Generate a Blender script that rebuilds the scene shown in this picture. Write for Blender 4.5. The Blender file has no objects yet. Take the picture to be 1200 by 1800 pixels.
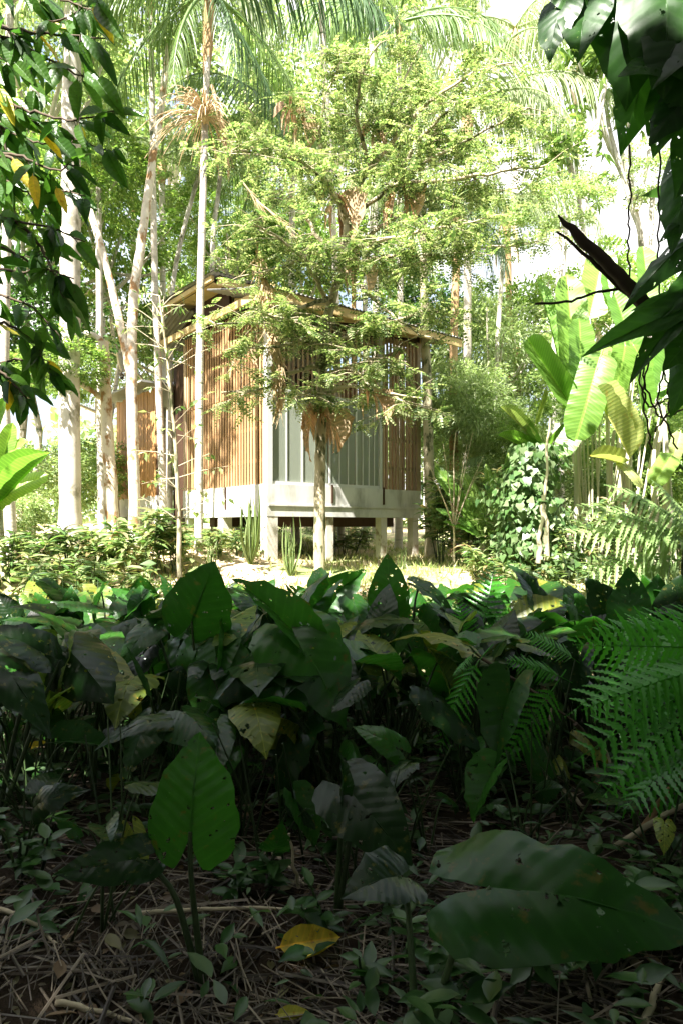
import bpy, math, random
import numpy as np
from mathutils import Vector, Matrix

random.seed(7)
rng = np.random.default_rng(7)
S = bpy.context.scene
COL = S.collection
R = math.radians

# ------------------------------------------------------------------ camera, sky, sun
CAMZ = 1.4
FPX = 1150.0           # focal length in pixels of the 1200x1800 photograph
HOR = 925.0
cam_d = bpy.data.cameras.new('camera')
cam_d.sensor_fit = 'VERTICAL'
cam_d.sensor_height = 36.0
cam_d.lens = FPX / 1800 * 36
cam_d.shift_y = (HOR - 900) / 1800
cam_d.clip_start = 0.05
cam_d.clip_end = 600
cam = bpy.data.objects.new('camera', cam_d)
cam.location = (0, 0, CAMZ)
cam.rotation_euler = (R(90), 0, 0)
COL.objects.link(cam)
S.camera = cam

SUN_EL, SUN_AZ = R(54), R(-33)      # azimuth of the sun measured from behind the camera, minus = to its left
to_sun = Vector((math.sin(SUN_AZ) * math.cos(SUN_EL), -math.cos(SUN_AZ) * math.cos(SUN_EL), math.sin(SUN_EL)))
world = bpy.data.worlds.new('World')
S.world = world
world.use_nodes = True
wn = world.node_tree.nodes
wl = world.node_tree.links
sky = wn.new('ShaderNodeTexSky')
sky.sky_type = 'NISHITA'
sky.sun_disc = False
sky.sun_elevation = SUN_EL
sky.sun_rotation = math.atan2(to_sun.x, to_sun.y)
sky.air_density = 1.2
sky.dust_density = 3.0
bg = wn['Background']
bg.inputs['Strength'].default_value = 0.062
wtc = wn.new('ShaderNodeTexCoord')
wmp = wn.new('ShaderNodeMapping')
wmp.inputs['Scale'].default_value = (1.0, 1.0, 2.2)
wmp.inputs['Location'].default_value = (.35, .1, .0)
wl.new(wtc.outputs['Generated'], wmp.inputs['Vector'])
wno = wn.new('ShaderNodeTexNoise')
wno.inputs['Scale'].default_value = 2.6
wno.inputs['Detail'].default_value = 6
wno.inputs['Roughness'].default_value = .55
wl.new(wmp.outputs[0], wno.inputs['Vector'])
wra = wn.new('ShaderNodeValToRGB')
wra.color_ramp.elements[0].position = .40
wra.color_ramp.elements[0].color = (.12, .12, .12, 1)
wra.color_ramp.elements[1].position = .60
wl.new(wno.outputs['Fac'], wra.inputs['Fac'])
wmx = wn.new('ShaderNodeMix')
wmx.data_type = 'RGBA'
wmx.inputs['B'].default_value = (6.9, 6.7, 6.5, 1)      # sunlit cloud
wl.new(wra.outputs['Color'], wmx.inputs['Factor'])
wl.new(sky.outputs['Color'], wmx.inputs['A'])
wl.new(wmx.outputs['Result'], bg.inputs['Color'])

sd = bpy.data.lights.new('sun', 'SUN')
sd.energy = 5.0
sd.angle = R(0.53)
sd.color = (1.0, 0.955, 0.88)
sun = bpy.data.objects.new('sun', sd)
sun.rotation_euler = (-to_sun).to_track_quat('-Z', 'Y').to_euler()
COL.objects.link(sun)

S.view_settings.view_transform = 'Standard'
S.view_settings.look = 'None'
S.view_settings.gamma = 1
S.view_settings.use_curve_mapping = False
S.view_settings.exposure = 2.55
S.render.engine = 'CYCLES'
cy = S.cycles
cy.max_bounces = 6
cy.diffuse_bounces = 3
cy.glossy_bounces = 2
cy.transmission_bounces = 3
cy.transparent_max_bounces = 10
cy.use_denoising = True
cy.caustics_reflective = False
cy.caustics_refractive = False


def at(px, py, d):
    """the point at depth d seen at pixel (px, py) of the photograph"""
    return Vector(((px - 600) / FPX * d, d, CAMZ + (HOR - py) / FPX * d))


# ------------------------------------------------------------------ mesh helpers
class MB:
    """collects vertices and faces (numpy blocks), then makes one mesh"""
    def __init__(s):
        s.v, s.q, s.t, s.n = [], [], [], 0

    def add(s, V, Q=None, T=None):
        V = np.asarray(V, float).reshape(-1, 3)
        if Q is not None and len(Q):
            s.q.append(np.asarray(Q, int).reshape(-1, 4) + s.n)
        if T is not None and len(T):
            s.t.append(np.asarray(T, int).reshape(-1, 3) + s.n)
        s.v.append(V)
        s.n += len(V)
        return s

    def box(s, c, size, rot=None):
        x, y, z = np.array(size) / 2
        V = np.array([(-x, -y, -z), (x, -y, -z), (x, y, -z), (-x, y, -z), (-x, -y, z), (x, -y, z), (x, y, z), (-x, y, z)])
        if rot is not None:
            V = V @ np.array(rot).T
        return s.add(V + np.array(c), Q=[(0, 3, 2, 1), (4, 5, 6, 7), (0, 1, 5, 4), (1, 2, 6, 5), (2, 3, 7, 6), (3, 0, 4, 7)])

    def tube(s, pts, rad, sides=7, cap=True, flute=0.0):
        P = np.array([tuple(p) for p in pts], float)
        r = np.broadcast_to(np.array(rad, float), (len(P),))
        T = np.gradient(P, axis=0)
        T /= np.linalg.norm(T, axis=1)[:, None] + 1e-9
        ref = np.array((0.0, 0, 1)) if abs(T[:, 2]).mean() < .8 else np.array((1.0, 0, 0))
        A = np.cross(T, ref)
        A /= np.linalg.norm(A, axis=1)[:, None] + 1e-9
        B = np.cross(T, A)
        a = np.arange(sides) / sides * 2 * np.pi
        rr = r[:, None] * (1 + flute * np.sin(a * 3 + 1)[None])
        V = P[:, None] + rr[..., None] * (np.cos(a)[None, :, None] * A[:, None] + np.sin(a)[None, :, None] * B[:, None])
        i, j = np.meshgrid(np.arange(len(P) - 1), np.arange(sides), indexing='ij')
        k = (j + 1) % sides
        Q = np.stack([i * sides + j, i * sides + k, (i + 1) * sides + k, (i + 1) * sides + j], -1).reshape(-1, 4)
        s.add(V.reshape(-1, 3), Q=Q)
        if cap:
            n = len(P)
            for e in (0, n - 1):
                ring = V[e]
                c = P[e]
                t = [(sides, m, (m + 1) % sides) if e else (sides, (m + 1) % sides, m) for m in range(sides)]
                s.add(np.vstack([ring, c]), T=t)
        return s

    def scatter(s, tmpl, M, p):
        """tmpl = (verts, quads, tris); M (n,3,3) with scale; p (n,3)"""
        TV, TQ, TT = tmpl
        TV = np.asarray(TV, float)
        n, k = len(p), len(TV)
        if n == 0:
            return s
        V = np.einsum('nij,kj->nki', M, TV) + np.asarray(p)[:, None]
        off = (np.arange(n) * k)[:, None, None]
        Q = (np.asarray(TQ, int).reshape(1, -1, 4) + off).reshape(-1, 4) if len(TQ) else None
        T = (np.asarray(TT, int).reshape(1, -1, 3) + off).reshape(-1, 3) if len(TT) else None
        return s.add(V.reshape(-1, 3), Q, T)

    def mesh(s, name, smooth=True):
        V = np.concatenate(s.v)
        me = bpy.data.meshes.new(name)
        nq = sum(len(q) for q in s.q)
        nt = sum(len(t) for t in s.t)
        me.vertices.add(len(V))
        me.vertices.foreach_set('co', V.astype(np.float32).ravel())
        li = np.concatenate([q.ravel() for q in s.q] + [t.ravel() for t in s.t])
        me.loops.add(len(li))
        me.loops.foreach_set('vertex_index', li.astype(np.int32))
        ls = np.concatenate([np.arange(nq) * 4, nq * 4 + np.arange(nt) * 3])
        me.polygons.add(nq + nt)
        me.polygons.foreach_set('loop_start', ls.astype(np.int32))
        me.polygons.foreach_set('use_smooth', np.full(nq + nt, smooth))
        me.update(calc_edges=True)
        me.validate()
        return me


def norm(a):
    a = np.asarray(a, float)
    return a / (np.linalg.norm(a, axis=-1, keepdims=True) + 1e-9)


def frames(d, n, scale):
    """rotation matrices whose Y is d (leaf axis) and Z close to n (leaf face); scale (n,) or (n,3)"""
    d = norm(d)
    x = norm(np.cross(d, n))
    z = np.cross(x, d)
    M = np.stack([x, d, z], -1)
    sc = np.asarray(scale, float)
    if sc.ndim == 1:
        sc = np.repeat(sc[:, None], 3, 1)
    return M * sc[:, None, :]


def unit(n):
    return norm(rng.normal(size=(n, 3)))


def link(o, parent=None):
    COL.objects.link(o)
    if parent is not None:
        o.parent = parent
    return o


def tagged(o, label=None, cat=None, group=None, kind=None):
    for k, v in (('label', label), ('category', cat), ('group', group), ('kind', kind)):
        if v:
            o[k] = v
    return o


def thing(name, label, cat, loc=(0, 0, 0), group=None):
    o = bpy.data.objects.new(name, None)
    o.empty_display_size = .2
    o.location = loc
    link(o)
    return tagged(o, label, cat, group)


def part(name, me, mat, parent, M=None, kind=None, label=None):
    """a part; the mesh (or the matrix M) is in world coordinates, the thing stands at its own base without turn"""
    o = bpy.data.objects.new(name, me)
    if mat is not None and len(me.materials) == 0:
        me.materials.append(mat)
    link(o, parent)
    M = Matrix.Identity(4) if M is None else M
    base = Matrix.Identity(4)
    q = parent
    while q is not None:
        base = Matrix.Translation(-q.location) @ base if q.type == 'EMPTY' else q.matrix_basis.inverted() @ base
        q = q.parent
    o.matrix_basis = base @ M
    return tagged(o, label, None, None, kind)


def place(base, tip, nrm, wid=1.0):
    """matrix for a leaf of unit length along Y from base to tip, face towards nrm"""
    d = Vector(tip) - Vector(base)
    L = d.length
    y = d.normalized()
    x = y.cross(Vector(nrm)).normalized()
    z = x.cross(y)
    M = Matrix((x * L * wid, y * L, z * L)).transposed().to_4x4()
    return Matrix.Translation(base) @ M


# ------------------------------------------------------------------ materials
def nodes(name):
    m = bpy.data.materials.new(name)
    m.use_nodes = True
    nt = m.node_tree
    return m, nt, nt.nodes, nt.links, nt.nodes['Principled BSDF'], nt.nodes['Material Output']


def ramp(N, L, fac, cols, stops=None):
    r = N.new('ShaderNodeValToRGB')
    e = r.color_ramp.elements
    n = len(cols)
    stops = stops or [i / max(1, n - 1) for i in range(n)]
    while len(e) < n:
        e.new(0.5)
    for i in range(n):
        e[i].position = stops[i]
        e[i].color = (*cols[i], 1)
    L.new(fac, r.inputs['Fac'])
    return r.outputs['Color']


def noise(N, L, vec, scale, detail=3, rough=.55):
    t = N.new('ShaderNodeTexNoise')
    t.inputs['Scale'].default_value = scale
    t.inputs['Detail'].default_value = detail
    t.inputs['Roughness'].default_value = rough
    if vec is not None:
        L.new(vec, t.inputs['Vector'])
    return t.outputs['Fac']


def mixc(N, L, fac, a, b, mode='MIX'):
    m = N.new('ShaderNodeMix')
    m.data_type = 'RGBA'
    m.blend_type = mode
    for s, v in ((m.inputs['Factor'], fac), (m.inputs['A'], a), (m.inputs['B'], b)):
        if isinstance(v, (int, float)):
            s.default_value = v
        elif isinstance(v, tuple):
            s.default_value = (*v, 1)
        else:
            L.new(v, s)
    return m.outputs['Result']


def math_(N, L, op, a, b=0.5):
    m = N.new('ShaderNodeMath')
    m.operation = op
    for s, v in ((m.inputs[0], a), (m.inputs[1], b)):
        if isinstance(v, (int, float)):
            s.default_value = v
        else:
            L.new(v, s)
    return m.outputs[0]


def leaf_mat(name, cols, rand='island', trans=.4, rough=.42, spec=.5, tcol=None, holes=0.0, hole_scale=9.0, spots=None, veins=False, mottle=.25, vein_amt=.55):
    m, nt, N, L, P, OUT = nodes(name)
    tc = N.new('ShaderNodeTexCoord')
    if rand == 'island':
        g = N.new('ShaderNodeNewGeometry')
        fac = g.outputs['Random Per Island']
    else:
        g = N.new('ShaderNodeObjectInfo')
        fac = g.outputs['Random']
    col = ramp(N, L, fac, cols)
    vec = tc.outputs['Object']
    if rand == 'object':
        ad = N.new('ShaderNodeVectorMath')
        ad.operation = 'ADD'
        sc = N.new('ShaderNodeVectorMath')
        sc.operation = 'SCALE'
        sc.inputs[0].default_value = (37, 19, 53)
        L.new(fac, sc.inputs['Scale'])
        L.new(tc.outputs['Object'], ad.inputs[0])
        L.new(sc.outputs[0], ad.inputs[1])
        vec = ad.outputs[0]
    if mottle:
        nz = noise(N, L, vec, 5 if rand == 'object' else 1.3, 3)
        k = math_(N, L, 'MULTIPLY_ADD', nz, mottle * 3)
        k.node.inputs[2].default_value = 1 - mottle * 1.5
        vm = N.new('ShaderNodeVectorMath')
        vm.operation = 'SCALE'
        L.new(col, vm.inputs[0])
        L.new(k, vm.inputs['Scale'])
        col = vm.outputs[0]
    if spots:
        nz = noise(N, L, vec, 7, 4, .6)
        f = ramp(N, L, nz, [(0, 0, 0), (1, 1, 1)], [.60, .70])
        col = mixc(N, L, f, col, spots)
    bump_h = None
    if veins:
        sep = N.new('ShaderNodeSeparateXYZ')
        L.new(tc.outputs['Object'], sep.inputs[0])
        ax = math_(N, L, 'ABSOLUTE', sep.outputs['X'])
        s = math_(N, L, 'MULTIPLY', ax, .75)
        w = math_(N, L, 'SUBTRACT', sep.outputs['Y'], s)
        w = math_(N, L, 'MULTIPLY', w, veins * 6.283)
        w = math_(N, L, 'SINE', w)
        wv = math_(N, L, 'POWER', math_(N, L, 'MULTIPLY_ADD', w, .5), 6)
        wv.node.inputs[0].links[0].from_node.inputs[2].default_value = .5
        mid = math_(N, L, 'LESS_THAN', ax, .009)
        v = math_(N, L, 'MAXIMUM', math_(N, L, 'MULTIPLY', wv, .55), mid)
        col = mixc(N, L, math_(N, L, 'MULTIPLY', v, vein_amt), col, mixc(N, L, 1.0, col, (2.6, 2.1, 2.2), 'MULTIPLY'))
        bump_h = w
    L.new(col, P.inputs['Base Color'])
    P.inputs['Roughness'].default_value = rough
    P.inputs['Specular IOR Level'].default_value = spec
    if bump_h is not None:
        b = N.new('ShaderNodeBump')
        b.inputs['Strength'].default_value = .07
        b.inputs['Distance'].default_value = .01
        L.new(bump_h, b.inputs['Height'])
        L.new(b.outputs[0], P.inputs['Normal'])
    T = N.new('ShaderNodeBsdfTranslucent')
    tcx = mixc(N, L, 1.0, col, tcol or (1.45, 1.6, .95), 'MULTIPLY')
    L.new(tcx, T.inputs['Color'])
    mx = N.new('ShaderNodeMixShader')
    mx.inputs[0].default_value = trans
    L.new(P.outputs[0], mx.inputs[1])
    L.new(T.outputs[0], mx.inputs[2])
    out = mx.outputs[0]
    if holes:
        nz = noise(N, L, vec, hole_scale, 5, .62)
        f = math_(N, L, 'GREATER_THAN', nz, 1 - holes)
        tr = N.new('ShaderNodeBsdfTransparent')
        m2 = N.new('ShaderNodeMixShader')
        L.new(f, m2.inputs[0])
        L.new(out, m2.inputs[1])
        L.new(tr.outputs[0], m2.inputs[2])
        out = m2.outputs[0]
    L.new(out, OUT.inputs['Surface'])
    return m


def solid_mat(name, cols, scale=4, stops=None, rough=.8, stretch=(1, 1, 1), bump=.2, detail=5, spots=None, spot_scale=3, spot_stops=(.55, .62), obj_rand=0.0, metallic=0):
    m, nt, N, L, P, OUT = nodes(name)
    tc = N.new('ShaderNodeTexCoord')
    mp = N.new('ShaderNodeMapping')
    mp.inputs['Scale'].default_value = stretch
    L.new(tc.outputs['Object'], mp.inputs['Vector'])
    vec = mp.outputs[0]
    if obj_rand:
        oi = N.new('ShaderNodeObjectInfo')
        sc = N.new('ShaderNodeVectorMath')
        sc.operation = 'SCALE'
        sc.inputs[0].default_value = (31, 17, 41)
        L.new(oi.outputs['Random'], sc.inputs['Scale'])
        ad = N.new('ShaderNodeVectorMath')
        L.new(vec, ad.inputs[0])
        L.new(sc.outputs[0], ad.inputs[1])
        vec = ad.outputs[0]
    nz = noise(N, L, vec, scale, detail, .6)
    col = ramp(N, L, nz, cols, stops)
    if spots:
        n2 = noise(N, L, vec, spot_scale, 4, .62)
        f = ramp(N, L, n2, [(0, 0, 0), (1, 1, 1)], list(spot_stops))
        col = mixc(N, L, f, col, spots)
    if obj_rand:
        k = math_(N, L, 'MULTIPLY_ADD', oi.outputs['Random'], obj_rand)
        k.node.inputs[2].default_value = 1 - obj_rand / 2
        vm = N.new('ShaderNodeVectorMath')
        vm.operation = 'SCALE'
        L.new(col, vm.inputs[0])
        L.new(k, vm.inputs['Scale'])
        col = vm.outputs[0]
    L.new(col, P.inputs['Base Color'])
    P.inputs['Roughness'].default_value = rough
    P.inputs['Metallic'].default_value = metallic
    P.inputs['Specular IOR Level'].default_value = .3
    if bump:
        b = N.new('ShaderNodeBump')
        b.inputs['Strength'].default_value = bump
        b.inputs['Distance'].default_value = .02
        L.new(nz, b.inputs['Height'])
        L.new(b.outputs[0], P.inputs['Normal'])
    return m


M_ = {}
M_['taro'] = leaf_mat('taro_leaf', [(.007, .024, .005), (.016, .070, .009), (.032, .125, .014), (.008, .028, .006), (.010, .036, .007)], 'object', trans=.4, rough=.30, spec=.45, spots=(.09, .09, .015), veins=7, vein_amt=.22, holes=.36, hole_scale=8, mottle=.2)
M_['taro_yellow'] = leaf_mat('taro_leaf_yellowing', [(.09, .17, .02), (.16, .18, .02), (.07, .15, .02)], 'object', trans=.4, rough=.4, spots=(.34, .22, .02), veins=7, holes=.38, hole_scale=8)
M_['petiole'] = solid_mat('petiole', [(.02, .045, .015), (.05, .075, .025)], 6, rough=.5, obj_rand=.6)
M_['fern'] = leaf_mat('fern', [(.035, .19, .014), (.065, .29, .02), (.045, .23, .016)], 'object', trans=.45, rough=.35, spec=.5)
M_['fern_pale'] = leaf_mat('fern_pale', [(.16, .26, .08), (.24, .33, .12)], 'object', trans=.4, rough=.5)
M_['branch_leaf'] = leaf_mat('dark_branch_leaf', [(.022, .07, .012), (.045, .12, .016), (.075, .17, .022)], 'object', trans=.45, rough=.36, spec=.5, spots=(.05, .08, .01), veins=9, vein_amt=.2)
M_['yellow_leaf'] = leaf_mat('yellow_leaf', [(.74, .56, .04), (.66, .52, .06), (.50, .50, .08)], 'object', trans=.55, rough=.45, spots=(.50, .30, .03), veins=9, vein_amt=.15, tcol=(1.3, 1.25, .6))
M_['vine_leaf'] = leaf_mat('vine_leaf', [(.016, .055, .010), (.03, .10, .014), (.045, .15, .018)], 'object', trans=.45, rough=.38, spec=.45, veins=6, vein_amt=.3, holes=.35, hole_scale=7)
M_['banana'] = leaf_mat('banana_leaf', [(.10, .22, .035), (.16, .29, .05), (.20, .33, .07)], 'object', trans=.45, rough=.38, veins=26, mottle=.15)
M_['banana_dry'] = leaf_mat('banana_leaf_dry', [(.24, .32, .10), (.30, .34, .11), (.22, .31, .09)], 'object', trans=.35, rough=.5, veins=22, spots=(.32, .26, .08))
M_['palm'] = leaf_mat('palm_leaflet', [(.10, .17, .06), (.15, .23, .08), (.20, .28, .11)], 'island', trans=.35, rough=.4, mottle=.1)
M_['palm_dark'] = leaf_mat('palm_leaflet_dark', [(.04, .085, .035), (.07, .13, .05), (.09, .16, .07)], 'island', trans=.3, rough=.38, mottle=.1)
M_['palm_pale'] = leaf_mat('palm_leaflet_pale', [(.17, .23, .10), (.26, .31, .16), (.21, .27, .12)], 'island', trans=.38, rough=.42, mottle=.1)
M_['palm_dead'] = leaf_mat('palm_leaflet_dead', [(.42, .30, .15), (.52, .39, .22), (.34, .22, .10)], 'island', trans=.2, rough=.7, tcol=(1.2, 1.0, .7))
M_['dead_leaf'] = leaf_mat('dead_leaf', [(.38, .27, .15), (.48, .37, .23), (.28, .19, .10)], 'object', trans=.2, rough=.7, veins=8, tcol=(1.2, 1.0, .7))
M_['feather'] = leaf_mat('feathery_leaf', [(.05, .10, .032), (.11, .165, .055), (.24, .28, .12), (.42, .43, .26)], 'island', trans=.45, rough=.45, mottle=.3)
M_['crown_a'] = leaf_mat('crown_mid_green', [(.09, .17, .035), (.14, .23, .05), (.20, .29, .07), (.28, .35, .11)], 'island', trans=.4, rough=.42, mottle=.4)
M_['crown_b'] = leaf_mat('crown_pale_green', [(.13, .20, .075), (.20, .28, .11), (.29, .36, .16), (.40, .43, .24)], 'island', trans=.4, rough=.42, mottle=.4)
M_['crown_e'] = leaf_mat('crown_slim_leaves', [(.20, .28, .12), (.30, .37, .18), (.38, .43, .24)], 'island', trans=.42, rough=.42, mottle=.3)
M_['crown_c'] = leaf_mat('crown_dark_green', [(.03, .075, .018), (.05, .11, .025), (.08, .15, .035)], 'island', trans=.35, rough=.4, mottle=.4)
M_['shrub'] = leaf_mat('shrub_leaf', [(.07, .14, .04), (.12, .20, .06), (.20, .27, .10), (.30, .33, .17), (.26, .18, .09)], 'island', trans=.4, rough=.42)
M_['mound'] = leaf_mat('mound_leaf', [(.05, .11, .035), (.09, .17, .05), (.14, .21, .09), (.20, .26, .13)], 'island', trans=.35, rough=.36)
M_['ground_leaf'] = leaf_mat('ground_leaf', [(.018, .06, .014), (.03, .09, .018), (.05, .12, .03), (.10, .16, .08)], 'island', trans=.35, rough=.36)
M_['grass'] = leaf_mat('grass_blade', [(.13, .20, .05), (.26, .30, .10), (.42, .38, .20), (.52, .44, .28)], 'island', trans=.35, rough=.5)
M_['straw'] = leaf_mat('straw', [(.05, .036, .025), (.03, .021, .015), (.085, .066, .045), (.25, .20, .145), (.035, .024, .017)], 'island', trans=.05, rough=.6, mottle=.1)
M_['litter_leaf'] = leaf_mat('litter_leaf', [(.10, .06, .03), (.20, .13, .07), (.07, .045, .03), (.16, .15, .06)], 'island', trans=.1, rough=.6)
M_['bark_white'] = solid_mat('bark_white', [(.34, .30, .25), (.58, .53, .47), (.68, .63, .57)], 5, rough=.85, stretch=(1, 1, .9), bump=.45, spots=(.25, .23, .17), spot_scale=3.5, spot_stops=(.52, .63))
M_['bark_mottled'] = solid_mat('bark_mottled', [(.36, .27, .18), (.66, .58, .48), (.78, .72, .64)], 7, rough=.9, stretch=(1, 1, .7), bump=.5, spots=(.33, .19, .09), spot_scale=5, spot_stops=(.52, .6))
M_['bark_moss'] = solid_mat('bark_moss', [(.17, .14, .08), (.38, .33, .22), (.56, .50, .38)], 8, rough=.9, stretch=(1, 1, .5), bump=.6, spots=(.07, .075, .03), spot_scale=7, spot_stops=(.5, .6))
M_['bark_dark'] = solid_mat('bark_dark', [(.030, .022, .015), (.07, .05, .035), (.12, .09, .06)], 9, rough=.9, stretch=(1, 1, .25), bump=.7)
M_['bark_palm'] = solid_mat('bark_palm', [(.32, .27, .22), (.56, .50, .43), (.68, .62, .55)], 4, rough=.85, stretch=(.6, .6, 7), bump=.35, spots=(.10, .12, .07), spot_scale=1.2, spot_stops=(.60, .68))
M_['twig'] = solid_mat('twig', [(.05, .035, .025), (.11, .08, .05)], 10, rough=.85)
M_['twig_pale'] = solid_mat('twig_pale', [(.36, .30, .20), (.56, .48, .34)], 10, rough=.85)
M_['fibre'] = solid_mat('palm_fibre', [(.20, .11, .05), (.42, .27, .14), (.55, .40, .25)], 14, rough=.9, stretch=(3, 3, .4), bump=.6)
M_['flower'] = solid_mat('palm_flower', [(.50, .34, .18), (.68, .52, .32)], 10, rough=.7)
M_['concrete'] = solid_mat('concrete', [(.46, .45, .42), (.56, .55, .52), (.62, .61, .58)], 3, rough=.85, bump=.12, detail=8, spots=(.27, .265, .225), spot_scale=2.6, spot_stops=(.48, .78), stretch=(1.6, 1.6, .5))
M_['concrete_post'] = solid_mat('concrete_post', [(.40, .37, .31), (.55, .52, .46), (.62, .60, .55)], 5, rough=.9, bump=.25, spots=(.27, .22, .15), spot_scale=3, obj_rand=.2)
M_['slat'] = solid_mat('timber_slat', [(.22, .115, .05), (.42, .25, .12), (.58, .41, .23)], 5, rough=.65, stretch=(6, 6, .45), bump=.2, obj_rand=.5)
M_['slat_grey'] = solid_mat('timber_slat_weathered', [(.17, .11, .07), (.36, .26, .17), (.50, .38, .26)], 5, rough=.7, stretch=(6, 6, .45), bump=.2, obj_rand=.5)
M_['board'] = solid_mat('timber_board', [(.24, .115, .04), (.40, .21, .08), (.50, .30, .13)], 4, rough=.6, stretch=(7, 7, .4), bump=.2, obj_rand=.35)
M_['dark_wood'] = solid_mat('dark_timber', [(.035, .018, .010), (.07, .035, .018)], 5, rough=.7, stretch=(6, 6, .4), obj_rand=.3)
M_['beam'] = solid_mat('pale_beam', [(.34, .24, .10), (.50, .37, .17), (.58, .46, .25)], 3, rough=.75, stretch=(1, 1, 4), obj_rand=.3)
M_['roof'] = solid_mat('weathered_sheet', [(.14, .14, .135), (.24, .235, .22), (.32, .31, .29)], 2.5, rough=.55, bump=.05, spots=(.20, .13, .07), spot_scale=1.3, spot_stops=(.6, .75))
M_['frame'] = solid_mat('grey_frame', [(.46, .46, .44), (.60, .60, .57)], 6, rough=.6, bump=.05)
M_['pipe'] = solid_mat('teal_pipe', [(.04, .30, .26), (.08, .40, .34)], 5, rough=.4, bump=0)
M_['dry_stem'] = solid_mat('pale_stem', [(.42, .40, .24), (.60, .56, .40), (.70, .66, .52)], 5, rough=.7, stretch=(5, 5, .4), obj_rand=.3)


def screen_mat():
    m, nt, N, L, P, OUT = nodes('insect_screen')
    P.inputs['Base Color'].default_value = (.27, .30, .24, 1)
    P.inputs['Roughness'].default_value = .7
    tr = N.new('ShaderNodeBsdfTransparent')
    mx = N.new('ShaderNodeMixShader')
    mx.inputs[0].default_value = .28
    L.new(P.outputs[0], mx.inputs[1])
    L.new(tr.outputs[0], mx.inputs[2])
    L.new(mx.outputs[0], OUT.inputs['Surface'])
    return m


M_['screen'] = screen_mat()


def ground_mat():
    m, nt, N, L, P, OUT = nodes('forest_floor')
    tc = N.new('ShaderNodeTexCoord')
    g = N.new('ShaderNodeNewGeometry')
    sep = N.new('ShaderNodeSeparateXYZ')
    L.new(g.outputs['Position'], sep.inputs[0])
    n1 = noise(N, L, tc.outputs['Object'], 2.2, 8, .7)
    n2 = noise(N, L, tc.outputs['Object'], 26, 5, .7)
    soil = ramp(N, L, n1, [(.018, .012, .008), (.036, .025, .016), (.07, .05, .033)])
    dry = ramp(N, L, n2, [(.30, .19, .11), (.50, .38, .25), (.62, .52, .37)])
    grassy = ramp(N, L, n2, [(.12, .19, .05), (.24, .30, .10), (.36, .36, .17)])
    n3 = noise(N, L, tc.outputs['Object'], .55, 4, .6)
    f3 = ramp(N, L, n3, [(0, 0, 0), (1, 1, 1)], [.44, .58])
    clear = mixc(N, L, f3, dry, grassy)
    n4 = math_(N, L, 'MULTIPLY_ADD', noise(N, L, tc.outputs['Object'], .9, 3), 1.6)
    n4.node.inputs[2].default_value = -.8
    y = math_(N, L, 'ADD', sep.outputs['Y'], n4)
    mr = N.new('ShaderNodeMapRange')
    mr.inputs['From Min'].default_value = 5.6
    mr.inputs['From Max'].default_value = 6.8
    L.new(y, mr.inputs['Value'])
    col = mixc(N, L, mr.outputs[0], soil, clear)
    L.new(col, P.inputs['Base Color'])
    P.inputs['Roughness'].default_value = .95
    P.inputs['Specular IOR Level'].default_value = .15
    b = N.new('ShaderNodeBump')
    b.inputs['Strength'].default_value = .6
    b.inputs['Distance'].default_value = .04
    L.new(n2, b.inputs['Height'])
    L.new(b.outputs[0], P.inputs['Normal'])
    return m


# ------------------------------------------------------------------ ground
def sstep(a, b, x):
    t = np.clip((np.asarray(x, float) - a) / (b - a), 0, 1)
    return t * t * (3 - 2 * t)


def gz(x, y):
    x = np.asarray(x, float)
    y = np.asarray(y, float)
    h = .80 * sstep(5.2, 9.4, y) + .022 * np.clip(y - 9.4, 0, 60)
    h = h + .24 * sstep(.2, -2.2, x) * sstep(7.2, 9.6, y)
    h = h - .06 * sstep(.5, 2.5, x) * sstep(8, 11, y) * (1 - sstep(14, 20, y))
    h = h + .05 * np.sin(x * 1.7 + y * .6) * np.cos(y * 1.3 - x * .4) + .02 * np.sin(x * 5.1) * np.sin(y * 4.3)
    return h


def G(x, y, dz=0.0):
    return Vector((x, y, float(gz(x, y)) + dz))


xs = np.concatenate([np.linspace(-120, -9, 16), np.linspace(-8.6, 8.6, 110), np.linspace(9, 120, 16)])
ys = np.concatenate([np.linspace(-60, -3, 10), np.linspace(-2.5, 22, 150), np.linspace(23, 200, 20)])
X, Y = np.meshgrid(xs, ys)
V = np.stack([X, Y, gz(X, Y)], -1).reshape(-1, 3)
nx_ = len(xs)
i, j = np.meshgrid(np.arange(len(ys) - 1), np.arange(nx_ - 1), indexing='ij')
Q = np.stack([i * nx_ + j, i * nx_ + j + 1, (i + 1) * nx_ + j + 1, (i + 1) * nx_ + j], -1).reshape(-1, 4)
gm = MB().add(V, Q).mesh('ground')
gm.materials.append(ground_mat())
tagged(link(bpy.data.objects.new('ground', gm)), 'dark leaf-littered forest floor rising to a sunlit grassy clearing', 'ground', None, 'structure')

# ------------------------------------------------------------------ house
HC = np.array((-1.11, 9.8))
UR = np.array((.775, .632))
UL = np.array((-.632, .775))


def H(u, v, z):
    p = HC + u * UR + v * UL
    return np.array((p[0], p[1], z))


HROT = np.array(((UR[0], UL[0], 0), (UR[1], UL[1], 0), (0, 0, 1)))
house = thing('stilt_house', 'raised timber cabin with slatted walls, concrete base and two-tier sheet roof', 'house', (float(HC[0]), float(HC[1]), float(gz(*HC))))


def hbox(name, u0, u1, v0, v1, z0, z1, mat, parent=house, label=None):
    me = MB().box(H((u0 + u1) / 2, (v0 + v1) / 2, (z0 + z1) / 2), (u1 - u0, v1 - v0, z1 - z0), HROT).mesh(name, False)
    return part(name, me, M_[mat], parent, label=label)


ZB, ZT, ZM, ZE = 1.55, 2.04, 3.48, 4.72       # slab underside, top of the concrete band, mid rail, eaves
UW, VW, VA, VB = 3.28, 2.83, 4.0, 6.16
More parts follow.
